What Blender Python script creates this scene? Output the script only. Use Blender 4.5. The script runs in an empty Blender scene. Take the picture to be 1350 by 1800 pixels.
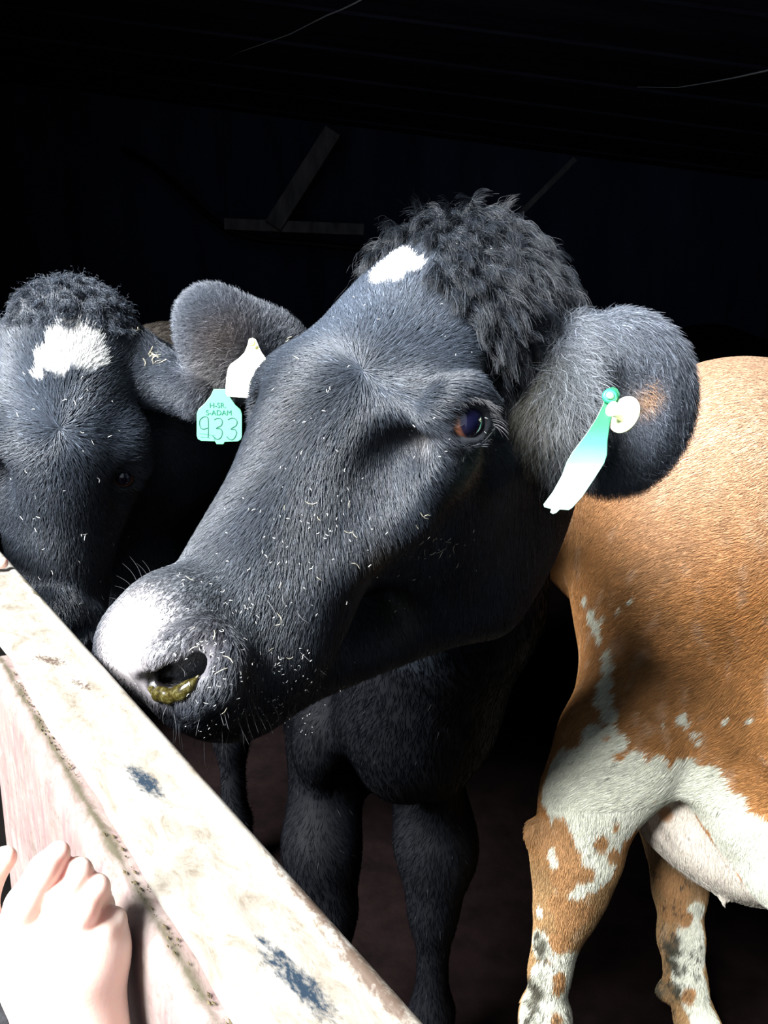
import bpy, math, random
import numpy as np
from mathutils import Vector, Matrix

QUICK = False
rng = np.random.default_rng(7)
random.seed(7)
SC = bpy.context.scene
COL = SC.collection

# ------------------------------------------------------------------ camera
F = 1440.0                      # focal length in pixels of the 1350x1800 frame
PITCH = math.radians(12)
CAMZ = 1.40
cam = bpy.data.objects.new('camera', bpy.data.cameras.new('camera'))
COL.objects.link(cam)
cam.location = (0, 0, CAMZ)
cam.rotation_euler = (math.pi / 2 - PITCH, 0, 0)
cam.data.sensor_fit = 'VERTICAL'
cam.data.sensor_height = 24.0
cam.data.lens = 24.0 * F / 1800.0
cam.data.clip_start = 0.02
SC.camera = cam

# ------------------------------------------------------------------ light
world = bpy.data.worlds.new('sky')
SC.world = world
world.use_nodes = True
bg = world.node_tree.nodes['Background']
bg.inputs[0].default_value = (0.74, 0.87, 1.0, 1)
bg.inputs[1].default_value = 0.34
sun = bpy.data.objects.new('sun', bpy.data.lights.new('sun', 'SUN'))
COL.objects.link(sun)
sun.data.energy = 18.0
sun.data.angle = math.radians(34)
sun.data.color = (0.96, 0.98, 1.0)
sun.rotation_euler = Vector((-0.58, -0.46, 0.67)).to_track_quat('Z', 'Y').to_euler()
SC.view_settings.view_transform = 'Standard'
SC.view_settings.look = 'None'
SC.view_settings.gamma = 1.0
SC.view_settings.use_curve_mapping = False
SC.view_settings.exposure = 0.6
SC.cycles.max_bounces = 6
SC.cycles.transparent_max_bounces = 8
try:
    SC.cycles_curves.shape = 'RIBBONS'
except Exception:
    pass

# ------------------------------------------------------------------ points
c_, s_ = math.cos(PITCH), math.sin(PITCH)
M_CW = np.array([[1, 0, 0], [0, -s_, c_], [0, -c_, -s_]])     # (right, down, forward) -> world
C0 = np.array([0, 0, CAMZ])

def ray(px, py):
    return M_CW @ np.array([(px - 675) / F, (py - 900) / F, 1.0])

def P(px, py, d):
    """world point seen at a pixel of the photograph, d metres deep"""
    return C0 + ray(px, py) * d

def PZ(px, py, z):
    r = ray(px, py)
    return C0 + r * ((z - CAMZ) / r[2])

def norm(v):
    v = np.asarray(v, float)
    return v / (np.linalg.norm(v, axis=-1, keepdims=True) + 1e-12)

# ------------------------------------------------------------------ noise
def _hash(ix, iy, iz, seed):
    h = (ix * 374761393 + iy * 668265263 + iz * 2147483647 + seed * 974711) & 0xffffffff
    h = ((h ^ (h >> 13)) * 1274126177) & 0xffffffff
    return ((h ^ (h >> 16)) & 0xffff) / 65535.0

def vnoise(p, scale, seed=0):
    q = np.asarray(p, float) * scale
    i = np.floor(q).astype(np.int64)
    f = q - i
    f = f * f * (3 - 2 * f)
    r = 0
    for dx in (0, 1):
        for dy in (0, 1):
            for dz in (0, 1):
                w = (f[:, 0] if dx else 1 - f[:, 0]) * (f[:, 1] if dy else 1 - f[:, 1]) * (f[:, 2] if dz else 1 - f[:, 2])
                r = r + w * _hash(i[:, 0] + dx, i[:, 1] + dy, i[:, 2] + dz, seed)
    return r * 2 - 1

def fbm(p, scale, seed=0, o=3):
    return sum(vnoise(p, scale * 2 ** k, seed + k) / 2 ** k for k in range(o))

# ------------------------------------------------------------------ implicit bodies
class Ell:
    def __init__(s, c, r, R=None, k=0.03, op='+'):
        s.c = np.array(c, float); s.r = np.array(r, float) * np.ones(3)
        s.R = np.eye(3) if R is None else np.array(R, float)
        s.k = k; s.op = op
    def xf(s, R, T, sc):
        return Ell(R @ (s.c * sc) + T, s.r * sc, R @ s.R, s.k * sc, s.op)
    def box(s):
        e = np.sqrt(((s.R * s.r) ** 2).sum(1))
        return s.c - e, s.c + e
    def d(s, X, Y, Z):
        X = X - s.c[0]; Y = Y - s.c[1]; Z = Z - s.c[2]
        k0 = 0; k1 = 0
        for j in range(3):
            a = X * s.R[0, j] + Y * s.R[1, j] + Z * s.R[2, j]
            k0 = k0 + (a / s.r[j]) ** 2
            k1 = k1 + (a / s.r[j] ** 2) ** 2
        k0 = np.sqrt(k0)
        return k0 * (k0 - 1) / (np.sqrt(k1) + 1e-6)

class Cone:
    def __init__(s, a, b, ra, rb, k=0.03, op='+', n=None, q=1.0):
        s.a = np.array(a, float); s.b = np.array(b, float); s.ra = ra; s.rb = rb
        s.k = k; s.op = op; s.n = None if n is None else norm(n); s.q = q
    def xf(s, R, T, sc):
        return Cone(R @ (s.a * sc) + T, R @ (s.b * sc) + T, s.ra * sc, s.rb * sc, s.k * sc, s.op,
                    None if s.n is None else R @ s.n, s.q)
    def box(s):
        m = max(s.ra, s.rb) * max(1, s.q)
        return np.minimum(s.a, s.b) - m, np.maximum(s.a, s.b) + m
    def d(s, X, Y, Z):
        ab = s.b - s.a
        X = X - s.a[0]; Y = Y - s.a[1]; Z = Z - s.a[2]
        t = np.clip((X * ab[0] + Y * ab[1] + Z * ab[2]) / (ab @ ab + 1e-9), 0, 1)
        X = X - t * ab[0]; Y = Y - t * ab[1]; Z = Z - t * ab[2]
        if s.n is not None:
            w = (X * s.n[0] + Y * s.n[1] + Z * s.n[2]) * (1 - 1 / s.q)
            X = X - s.n[0] * w; Y = Y - s.n[1] * w; Z = Z - s.n[2] * w
        return np.sqrt(X * X + Y * Y + Z * Z) - (s.ra + (s.rb - s.ra) * t)

def chain(pts, rad, k=0.03, op='+', n=None, q=1.0):
    return [Cone(pts[i], pts[i + 1], rad[i], rad[i + 1], k, op, n, q) for i in range(len(pts) - 1)]

def comb(D, d, p):
    if p.op == '+':
        h = np.maximum(p.k - np.abs(D - d), 0) / p.k
        return np.minimum(D, d) - h * h * p.k * 0.25
    d = -d
    h = np.maximum(p.k - np.abs(D - d), 0) / p.k
    return np.maximum(D, d) + h * h * p.k * 0.25

def evalp(prims, pts):
    D = np.full(len(pts), 1.0)
    for p in prims:
        D = comb(D, p.d(pts[:, 0], pts[:, 1], pts[:, 2]), p)
    return D

def hit(prims, px, py, d0=0.3, d1=4.0):
    """where the camera ray of a pixel meets the body"""
    r = ray(px, py)
    t = np.linspace(d0, d1, 3000)
    v = evalp(prims, C0 + r * t[:, None])
    i = np.argmax(v < 0)
    if not (v < 0).any():
        i = np.argmin(v)
        return C0 + r * t[i]
    return C0 + r * (t[i] - (t[1] - t[0]) * 0.5)

def grad(prims, p, e=0.004):
    q = np.array([p + e * np.eye(3)[i] * sgn for i in range(3) for sgn in (1, -1)])
    v = evalp(prims, q)
    return norm(np.array([v[0] - v[1], v[2] - v[3], v[4] - v[5]]))

def axis(lo, hi, flo, fhi, hf, hc):
    a = list(np.arange(flo, fhi + hf, hf))
    h = hf
    while a[-1] < hi:
        h = min(h * 1.12, hc); a.append(a[-1] + h)
    h = hf; b = []
    x = flo
    while x > lo:
        h = min(h * 1.12, hc); x -= h; b.append(x)
    return np.array(b[::-1] + a)

def surface(prims, fine, hf, hc, smooth=2, clip=None):
    """surface nets over a graded grid -> verts, quads"""
    bx = [p.box() for p in prims if p.op == '+']
    lo = np.min([b[0] for b in bx], 0) - 0.06; hi = np.max([b[1] for b in bx], 0) + 0.06
    if clip is not None:
        lo = np.maximum(lo, clip[0]); hi = np.minimum(hi, clip[1])
    fine = (np.maximum(fine[0], lo), np.minimum(fine[1], hi))
    A = [axis(lo[i], hi[i], fine[0][i], fine[1][i], hf, hc) for i in range(3)]
    n = [len(a) for a in A]
    D = np.full(n, 1.0, np.float32)
    for p in prims:
        l, h = p.box(); m = p.k + max(hc, hf) * 1.5
        sl = []
        for i in range(3):
            i0 = max(0, np.searchsorted(A[i], l[i] - m) - 1); i1 = min(n[i], np.searchsorted(A[i], h[i] + m) + 1)
            sl.append(slice(i0, i1))
        sl = tuple(sl)
        if any(s.stop <= s.start for s in sl):
            continue
        X = A[0][sl[0]].astype(np.float32)[:, None, None]; Y = A[1][sl[1]].astype(np.float32)[None, :, None]
        Z = A[2][sl[2]].astype(np.float32)[None, None, :]
        D[sl] = comb(D[sl], p.d(X, Y, Z).astype(np.float32), p)
    for i in range(3):           # close the body at the grid's edge
        s0 = [slice(None)] * 3; s0[i] = 0; D[tuple(s0)] = np.maximum(D[tuple(s0)], 0.001)
        s0[i] = -1; D[tuple(s0)] = np.maximum(D[tuple(s0)], 0.001)
    S = D < 0
    cnt = np.zeros([m - 1 for m in n], np.int8)
    for dx in (0, 1):
        for dy in (0, 1):
            for dz in (0, 1):
                cnt += S[dx:n[0] - 1 + dx, dy:n[1] - 1 + dy, dz:n[2] - 1 + dz]
    act = (cnt > 0) & (cnt < 8)
    I = np.argwhere(act)
    idx = np.full(act.shape, -1, np.int32)
    idx[act] = np.arange(len(I))
    cv = {}
    for dx in (0, 1):
        for dy in (0, 1):
            for dz in (0, 1):
                cv[dx, dy, dz] = D[I[:, 0] + dx, I[:, 1] + dy, I[:, 2] + dz]
    acc = np.zeros((len(I), 3)); num = np.zeros(len(I))
    ks = list(cv)
    for a in ks:
        for b in ks:
            df = [b[i] - a[i] for i in range(3)]
            if sum(map(abs, df)) != 1 or max(df) != 1:
                continue
            va, vb = cv[a], cv[b]
            cr = (va < 0) != (vb < 0)
            t = np.where(cr, va / np.where(cr, va - vb, 1), 0)
            for i in range(3):
                acc[:, i] += cr * (a[i] + t * df[i])
            num += cr
    acc /= num[:, None]
    V = np.zeros((len(I), 3))
    for i in range(3):
        a0 = A[i][I[:, i]]; V[:, i] = a0 + acc[:, i] * (A[i][I[:, i] + 1] - a0)
    Q = []
    for ax in range(3):
        o1, o2 = (ax + 1) % 3, (ax + 2) % 3
        s0 = [slice(None)] * 3; s1 = [slice(None)] * 3
        s0[ax] = slice(0, n[ax] - 1); s1[ax] = slice(1, n[ax])
        E = S[tuple(s0)] != S[tuple(s1)]
        e = np.argwhere(E)
        e = e[(e[:, o1] > 0) & (e[:, o2] > 0) & (e[:, o1] < n[o1] - 1) & (e[:, o2] < n[o2] - 1)]
        neg = S[e[:, 0], e[:, 1], e[:, 2]]
        def cell(a, b):
            g = e.copy(); g[:, o1] -= a; g[:, o2] -= b
            return idx[g[:, 0], g[:, 1], g[:, 2]]
        q = np.stack([cell(1, 1), cell(0, 1), cell(0, 0), cell(1, 0)], 1)
        q[~neg] = q[~neg][:, ::-1]
        Q.append(q)
    Q = np.concatenate(Q)
    Q = Q[(Q >= 0).all(1)]
    ea = Q.ravel(); eb = np.roll(Q, -1, 1).ravel()
    deg = np.bincount(ea, minlength=len(V)) + np.bincount(eb, minlength=len(V))
    for _ in range(smooth):
        N = np.zeros_like(V)
        for i in range(3):
            N[:, i] = np.bincount(ea, V[eb, i], len(V)) + np.bincount(eb, V[ea, i], len(V))
        V = V * 0.4 + 0.6 * N / np.maximum(deg, 1)[:, None]
    return V, Q

def vnormals(V, Q):
    n = np.cross(V[Q[:, 2]] - V[Q[:, 0]], V[Q[:, 3]] - V[Q[:, 1]])
    N = np.zeros_like(V)
    for j in range(4):
        for i in range(3):
            N[:, i] += np.bincount(Q[:, j], n[:, i], len(V))
    return norm(N)

def mesh_from(name, V, Q, mat, parent=None, col=None, wet=None, smooth=True):
    me = bpy.data.meshes.new(name)
    V = np.asarray(V, float)
    me.vertices.add(len(V)); me.vertices.foreach_set('co', V.astype(np.float32).ravel())
    k = Q.shape[1]
    me.loops.add(Q.size); me.loops.foreach_set('vertex_index', Q.astype(np.int32).ravel())
    me.polygons.add(len(Q)); me.polygons.foreach_set('loop_start', np.arange(0, Q.size, k, dtype=np.int32))
    me.update(calc_edges=True)
    if smooth:
        me.polygons.foreach_set('use_smooth', np.ones(len(Q), bool))
    if col is not None:
        a = me.attributes.new('coat_colour', 'FLOAT_COLOR', 'POINT')
        a.data.foreach_set('color', np.c_[col, np.ones(len(col))].astype(np.float32).ravel())
    if wet is not None:
        a = me.attributes.new('wet', 'FLOAT', 'POINT')
        a.data.foreach_set('value', wet.astype(np.float32))
    me.materials.append(mat)
    me.validate()
    o = bpy.data.objects.new(name, me); COL.objects.link(o)
    if parent is not None:
        o.parent = parent
    return o

def pymesh(name, vs, fs, mat, parent=None, smooth=False, bevel=0):
    me = bpy.data.meshes.new(name)
    me.from_pydata([tuple(map(float, v)) for v in vs], [], [tuple(f) for f in fs]); me.update()
    if smooth:
        for p in me.polygons: p.use_smooth = True
    me.materials.append(mat)
    o = bpy.data.objects.new(name, me); COL.objects.link(o)
    if parent is not None: o.parent = parent
    if bevel:
        b = o.modifiers.new('bevel', 'BEVEL'); b.width = bevel; b.segments = 3; b.limit_method = 'ANGLE'
    return o

def tag(o, label=None, cat=None, group=None, kind=None):
    if label: o['label'] = label
    if cat: o['category'] = cat
    if group: o['group'] = group
    if kind: o['kind'] = kind
    return o

def empty(name, loc=(0, 0, 0), rot=None):
    o = bpy.data.objects.new(name, None); COL.objects.link(o); o.location = tuple(loc)
    o.empty_display_size = 0.05
    if rot is not None: o.rotation_euler = rot
    return o

def box(name, p0, p1, mat, parent=None, bevel=0):
    x0, y0, z0 = p0; x1, y1, z1 = p1
    vs = [(x, y, z) for x in (x0, x1) for y in (y0, y1) for z in (z0, z1)]
    fs = [(0, 1, 3, 2), (4, 6, 7, 5), (0, 4, 5, 1), (2, 3, 7, 6), (0, 2, 6, 4), (1, 5, 7, 3)]
    return pymesh(name, vs, fs, mat, parent, bevel=bevel)

def bar(name, a, b, w, t, mat, parent=None, up=(0, 1, 0), bevel=0.003):
    a = np.array(a, float); b = np.array(b, float)
    d = norm(b - a); n = norm(np.array(up) - d * np.dot(up, d)); s = np.cross(d, n)
    vs = []
    for e in (a, b):
        for i, j in ((-1, -1), (1, -1), (1, 1), (-1, 1)):
            vs.append(e + s * i * w / 2 + n * j * t / 2)
    fs = [(0, 1, 2, 3), (7, 6, 5, 4), (0, 4, 5, 1), (1, 5, 6, 2), (2, 6, 7, 3), (3, 7, 4, 0)]
    return pymesh(name, vs, fs, mat, parent, bevel=bevel)

def tube_geo(pts, rads, n=6):
    pts = np.asarray(pts, float); V = []; Fs = []
    up = np.array([0.13, 0.2, 1.0])
    for i in range(len(pts)):
        d = norm(pts[min(i + 1, len(pts) - 1)] - pts[max(i - 1, 0)])
        a = np.cross(d, up)
        if np.linalg.norm(a) < 1e-3: a = np.cross(d, [1, 0, 0])
        a = norm(a); b = np.cross(d, a)
        for j in range(n):
            t = 2 * math.pi * j / n
            V.append(pts[i] + (a * math.cos(t) + b * math.sin(t)) * rads[i])
    for i in range(len(pts) - 1):
        for j in range(n):
            k = (j + 1) % n
            Fs.append((i * n + j, (i + 1) * n + j, (i + 1) * n + k, i * n + k))
    Fs.append(tuple(range(n))); Fs.append(tuple(range((len(pts) - 1) * n, len(pts) * n))[::-1])
    return V, Fs

def tube(name, pts, rads, mat, parent=None, n=6):
    if np.isscalar(rads): rads = [rads] * len(pts)
    V, Fs = tube_geo(pts, rads, n)
    return pymesh(name, V, Fs, mat, parent, smooth=True)

# ------------------------------------------------------------------ materials
def mat(name):
    m = bpy.data.materials.new(name); m.use_nodes = True
    nt = m.node_tree
    return m, nt, nt.nodes['Principled BSDF']

def node(nt, t, **kw):
    n = nt.nodes.new(t)
    for k, v in kw.items(): setattr(n, k, v)
    return n

def ramp(nt, fac, stops):
    r = node(nt, 'ShaderNodeValToRGB')
    while len(r.color_ramp.elements) < len(stops): r.color_ramp.elements.new(0.5)
    for e, (p, c) in zip(r.color_ramp.elements, stops):
        e.position = p; e.color = c if len(c) == 4 else (*c, 1)
    nt.links.new(fac, r.inputs[0])
    return r.outputs[0]

def noise(nt, scale, detail=4, rough=0.6, vec=None, dist=0.0):
    n = node(nt, 'ShaderNodeTexNoise'); n.inputs['Scale'].default_value = scale
    n.inputs['Detail'].default_value = detail; n.inputs['Roughness'].default_value = rough
    n.inputs['Distortion'].default_value = dist
    if vec is not None: nt.links.new(vec, n.inputs['Vector'])
    return n.outputs['Fac']

def mixc(nt, fac, a, b):
    m = node(nt, 'ShaderNodeMix', data_type='RGBA')
    for s, v in ((0, fac), (6, a), (7, b)):
        if hasattr(v, 'is_linked'): nt.links.new(v, m.inputs[s])
        else: m.inputs[s].default_value = v if s == 0 or len(v) == 4 else (*v, 1)
    return m.outputs[2]

def bump(nt, b, h, strength=0.3, dist=0.002):
    n = node(nt, 'ShaderNodeBump'); n.inputs['Strength'].default_value = strength
    n.inputs['Distance'].default_value = dist
    nt.links.new(h, n.inputs['Height']); nt.links.new(n.outputs[0], b.inputs['Normal'])

def simple(name, c, rough=0.5, spec=0.5, noise_amt=0.0, nscale=20, metal=0.0, bmp=0.0):
    m, nt, b = mat(name)
    b.inputs['Base Color'].default_value = (*c, 1)
    b.inputs['Roughness'].default_value = rough
    b.inputs['Specular IOR Level'].default_value = spec
    b.inputs['Metallic'].default_value = metal
    tc = node(nt, 'ShaderNodeTexCoord')
    f = noise(nt, nscale, 5, 0.6, tc.outputs['Object'])
    if noise_amt:
        lo = tuple(x * (1 - noise_amt) for x in c); hi = tuple(min(1, x * (1 + noise_amt)) for x in c)
        nt.links.new(ramp(nt, f, [(0.3, lo), (0.7, hi)]), b.inputs['Base Color'])
    if bmp: bump(nt, b, f, bmp, 0.004)
    return m

def skin_mat(name, rough=0.6, spec=0.3, wet_rough=0.28, bscale=900, bstr=0.5, bdist=0.0008):
    """hide under the hair; colour from the markings plus painted light and shade"""
    m, nt, b = mat(name)
    at = node(nt, 'ShaderNodeAttribute'); at.attribute_name = 'coat_colour'
    w = node(nt, 'ShaderNodeAttribute'); w.attribute_name = 'wet'
    tc = node(nt, 'ShaderNodeTexCoord')
    f = noise(nt, 220, 4, 0.6, tc.outputs['Object'])
    mul = node(nt, 'ShaderNodeMix', data_type='RGBA', blend_type='MULTIPLY')
    mul.inputs[0].default_value = 1.0
    nt.links.new(at.outputs['Color'], mul.inputs[6])
    nt.links.new(ramp(nt, f, [(0.3, (0.75, 0.75, 0.75)), (0.7, (1.15, 1.15, 1.15))]), mul.inputs[7])
    nt.links.new(mul.outputs[2], b.inputs['Base Color'])
    mr = node(nt, 'ShaderNodeMapRange')
    mr.inputs[3].default_value = rough; mr.inputs[4].default_value = wet_rough
    nt.links.new(w.outputs['Fac'], mr.inputs[0]); nt.links.new(mr.outputs[0], b.inputs['Roughness'])
    mr2 = node(nt, 'ShaderNodeMapRange')
    mr2.inputs[3].default_value = spec; mr2.inputs[4].default_value = 0.9
    nt.links.new(w.outputs['Fac'], mr2.inputs[0]); nt.links.new(mr2.outputs[0], b.inputs['Specular IOR Level'])
    bump(nt, b, noise(nt, bscale, 3, 0.6, tc.outputs['Object']), bstr, bdist)
    return m

def hair_mat(name, rough=0.45, spec=0.5, sheen=0.0):
    m, nt, b = mat(name)
    at = node(nt, 'ShaderNodeAttribute'); at.attribute_name = 'hair_colour'
    nt.links.new(at.outputs['Color'], b.inputs['Base Color'])
    b.inputs['Roughness'].default_value = rough
    b.inputs['Specular IOR Level'].default_value = spec
    b.inputs['Sheen Weight'].default_value = sheen
    b.inputs['Sheen Roughness'].default_value = 0.4
    return m

M_SKIN = skin_mat('hide', .75, .12)
M_HAIR = hair_mat('coat hair', 0.42, 0.6)
M_THAIR = hair_mat('topknot hair', 0.4, 0.35)
M_DHAIR = hair_mat('shade-dark hair', 0.6, 0.06)  # low gloss, so the body coat looks shaded
M_BHAIR = hair_mat('brown coat hair', 0.6, 0.25)

def strands(name, parent, root, path, rad, col, m, taper=0.25):
    """path: (N,K,3) points; one hair_curves object"""
    N, K, _ = path.shape
    hc = bpy.data.hair_curves.new(name)
    hc.add_curves([K] * N)
    hc.attributes['position'].data.foreach_set('vector', path.astype(np.float32).ravel())
    a = hc.attributes.get('radius') or hc.attributes.new('radius', 'FLOAT', 'POINT')
    t = np.linspace(0, 1, K)
    prof = 1 - (1 - taper) * t ** 2
    r = (np.ones(N) * rad)[:, None] * prof[None, :]
    a.data.foreach_set('value', r.astype(np.float32).ravel())
    a = hc.attributes.new('hair_colour', 'FLOAT_COLOR', 'CURVE')
    a.data.foreach_set('color', np.c_[col, np.ones(N)].astype(np.float32).ravel())
    hc.materials.append(m)
    o = bpy.data.objects.new(name, hc); COL.objects.link(o)
    o.parent = parent; o['kind'] = 'stuff'
    return o

def scatter(V, Q, dens, n):
    """n random roots on the quads; dens(centres, normals) -> weight"""
    a, b, c, d = (V[Q[:, i]] for i in range(4))
    nn = np.cross(c - a, d - b); ar = np.linalg.norm(nn, axis=1) / 2
    fn = nn / (2 * ar[:, None] + 1e-12)
    ctr = (a + b + c + d) / 4
    w = ar * dens(ctr, fn)
    cw = np.cumsum(w); cw /= cw[-1]
    f = np.searchsorted(cw, rng.random(n)); f = np.minimum(f, len(Q) - 1)
    u, v = rng.random((2, n, 1))
    p = (a[f] * (1 - u) + b[f] * u) * (1 - v) + (d[f] * (1 - u) + c[f] * u) * v
    return p, f

def comb_paths(p, nrm, d, L, lift, K=4, jitter=0.25, grav=0.0, curl=0.0):
    """strands leaning along d (made tangent) with a lift off the skin"""
    N = len(p)
    d = d + rng.normal(size=(N, 3)) * jitter
    d = norm(d - nrm * (d * nrm).sum(1, keepdims=True))
    L = np.asarray(L) * np.ones(N); lift = np.asarray(lift) * np.ones(N)
    t = np.linspace(0, 1, K)[None, :, None]
    g = norm(d + nrm * lift[:, None])
    q = p[:, None, :] + (g[:, None, :] * t * (1 - 0.25 * t) + d[:, None, :] * t * t * 0.25) * L[:, None, None]
    q[:, :, 2] -= (grav * L)[:, None] * (t[..., 0] ** 2) if np.ndim(grav) else grav * L[:, None] * t[..., 0] ** 2
    if curl:
        ph = rng.random((N, 1, 1)) * 6.28; s = np.cross(d, nrm)[:, None, :]
        q = q + s * np.sin(t * 5 + ph) * L[:, None, None] * curl * t
    return q

# =================================================================== setting
def dark_boards(name, c, scale):
    m, nt, b = mat(name)
    tc = node(nt, 'ShaderNodeTexCoord')
    mp = node(nt, 'ShaderNodeMapping'); mp.inputs['Scale'].default_value = scale
    nt.links.new(tc.outputs['Object'], mp.inputs[0])
    f = noise(nt, 3, 6, 0.65, mp.outputs[0])
    nt.links.new(ramp(nt, f, [(0.3, tuple(x * 0.5 for x in c)), (0.75, tuple(x * 1.6 for x in c))]), b.inputs['Base Color'])
    b.inputs['Roughness'].default_value = 0.9; b.inputs['Specular IOR Level'].default_value = 0.03
    bump(nt, b, f, 0.5, 0.01)
    return m
M_WALL = dark_boards('dark wall', (0.050, 0.060, 0.11), (1, 1, 0.2))  # dark blue-grey with mottled tone
M_CEIL = dark_boards('dark roof boards', (0.034, 0.036, 0.060), (0.3, 3, 1))  # dark blue-grey, mottled along the boards
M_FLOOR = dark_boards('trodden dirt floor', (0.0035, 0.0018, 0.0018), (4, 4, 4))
M_BEAM = dark_boards('old timber', (0.22, 0.21, 0.22), (4, 4, 1))

RZ = 1.13                                    # rail height
LA = PZ(740, 1800, RZ); LB = PZ(0, 970, RZ)  # two points on the rail's inner lip
RU = norm(LB - LA)                           # along the rail, away from the camera
RV = np.array([-RU[1], RU[0], 0.0])
if RV[0] > 0: RV = -RV                       # across, towards the outside

def inside(pt):                              # signed distance behind the rail line
    return -np.dot(np.array(pt) - LA, RV)

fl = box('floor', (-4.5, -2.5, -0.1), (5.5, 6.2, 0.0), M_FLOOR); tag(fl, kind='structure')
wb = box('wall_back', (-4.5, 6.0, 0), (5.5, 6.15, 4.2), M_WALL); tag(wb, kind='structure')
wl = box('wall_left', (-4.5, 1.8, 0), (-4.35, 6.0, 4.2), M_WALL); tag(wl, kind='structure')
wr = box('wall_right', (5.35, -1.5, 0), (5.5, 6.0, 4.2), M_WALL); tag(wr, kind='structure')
# low boarded loft over the pen, its front edge running along the rail
def pt_rail(u, v, z):
    q = LA + RU * u + RV * v
    return np.array([q[0], q[1], z])
ceil_root = empty('ceiling', (0, 0, 0)); tag(ceil_root, kind='structure')
def zc(x, y):
    return 2.42 + 0.06 * y - 0.12 * x
def rail_x(y, v=0.0):
    q = LA + RV * v
    return q[0] + RU[0] * (y - q[1]) / RU[1]
y = -0.9
bi = 0
while y < 6.0:
    w = 0.28
    x0 = max(rail_x(y, -0.06), -4.4) ; x0b = max(rail_x(y + w, -0.06), -4.4)
    x1 = 5.4; dz = 0.012 * (bi % 2); g = 0.006
    vs = []
    for (xx, yy) in ((x0, y), (x1, y), (x1, y + w - g), (x0b, y + w - g)):
        for h in (0, 0.03):
            vs.append((xx, yy, zc(xx, yy) + h + dz))
    fs = [(0, 2, 4, 6)[::-1], (1, 3, 5, 7), (0, 1, 3, 2), (2, 3, 5, 4), (4, 5, 7, 6), (6, 7, 1, 0)]
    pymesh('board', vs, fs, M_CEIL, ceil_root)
    y += w; bi += 1
rf = pymesh('roof_sheet', [(x, yy, zc(x, yy) + 0.06) for (x, yy) in
      ((rail_x(-0.9, -0.03), -0.9), (5.45, -0.9), (5.45, 6.1), (-4.4, 6.1), (-4.4, (-4.4 - LA[0]) / RU[0] * RU[1] + LA[1] + 0.1))],
      [(0, 1, 2, 3, 4)], M_CEIL, ceil_root)

def wall_seg(name, a, b, z0, z1, th=0.12):
    a = np.array(a[:2] if len(a) > 2 else a); b = np.array(b[:2] if len(b) > 2 else b)
    d = norm(b - a); n = np.array([-d[1], d[0]]) * th
    vs = []
    for z in (z0, z1):
        for q in (a, b, b + n, a + n): vs.append((q[0], q[1], z))
    fs = [(3, 2, 1, 0), (4, 5, 6, 7), (0, 1, 5, 4), (1, 2, 6, 5), (2, 3, 7, 6), (3, 0, 4, 7)]
    o = pymesh(name, vs, fs, M_WALL); tag(o, kind='structure'); return o
wall_seg('sun_block_wall', pt_rail(2.35, 0.0, 0), pt_rail(7.7, 0.0, 0), 0, 3.6, -0.12)  # unseen wall, added to keep sunlight from reaching deep inside
wall_seg('wall_near', pt_rail(-1.5, 0.0, 0), (5.4, -1.05), 0, 3.0)

# braces, rail and cables far back in the dark
DB = 5.2
br = bar('timber_brace', P(585, 232, DB), P(480, 398, DB), 0.11, 0.05, M_BEAM, up=(0, 1, 0))
tag(br, 'broad grey diagonal timber brace on the dark back wall, left of the cow topknot', 'beam')
br2 = bar('timber_brace', P(1010, 280, 5.2), P(905, 385, 5.2), 0.035, 0.035, M_BEAM)
tag(br2, 'thin grey diagonal timber brace behind the cow topknot, right side', 'beam')
br3 = bar('wall_rail', P(395, 394, DB + .05), P(640, 404, DB + .05), 0.07, 0.04, M_BEAM)
tag(br3, 'dim horizontal timber rail at the foot of the broad brace', 'beam')
M_CABLE = simple('black rubber', (0.004, 0.004, 0.005), 0.6, 0.3)
cp = [P(*q, 5.3) for q in ((215, 262), (260, 285), (310, 325), (360, 375), (400, 405), (460, 422), (540, 428), (620, 436), (760, 440))]
hose = tube('sagging_hose', cp, 0.022, M_CABLE, n=8)
tag(hose, 'black hose sagging along the dark back wall below the broad brace', 'hose')
M_WEB = simple('dusty cobweb', (0.5, 0.5, 0.52), 0.9, 0.1)
def strand_line(pts, r, label):
    o = tube('cobweb_thread', pts, r, M_WEB, n=5); tag(o, label, 'cobweb'); return o
def under(px, py, off=0.05):     # a point hanging just below the boarded ceiling
    r = ray(px, py)
    t = (2.42 - off - CAMZ) / (r[2] - 0.06 * r[1] + 0.12 * r[0])
    return C0 + r * t
strand_line([under(*q) for q in ((648, -8), (625, 5), (600, 17), (575, 27), (545, 42), (510, 60), (460, 78), (420, 92), (380, 112))],
            [.0032, .003, .0026, .0028, .002, .002, .0016, .001, .0006], 'pale dusty cobweb thread under the ceiling at the top, left of centre')
strand_line([under(*q) for q in ((1370, 119), (1330, 128), (1290, 137), (1240, 146), (1190, 154), (1120, 153))],
            [.004, .0035, .003, .002, .0016, .001], 'pale cobweb thread hanging under the ceiling at the upper right')

# =================================================================== the gate
def uv(px, py, z=RZ):
    q = PZ(px, py, z) - LA
    return float(np.dot(q, RU)), float(np.dot(q, RV))
VC = (uv(0, 1145)[1] + uv(435, 1800)[1]) / 2       # the seam's distance from the lip
GATE = Matrix(((RU[0], RV[0], 0, LA[0]), (RU[1], RV[1], 0, LA[1]), (0, 0, 1, RZ), (0, 0, 0, 1)))

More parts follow.
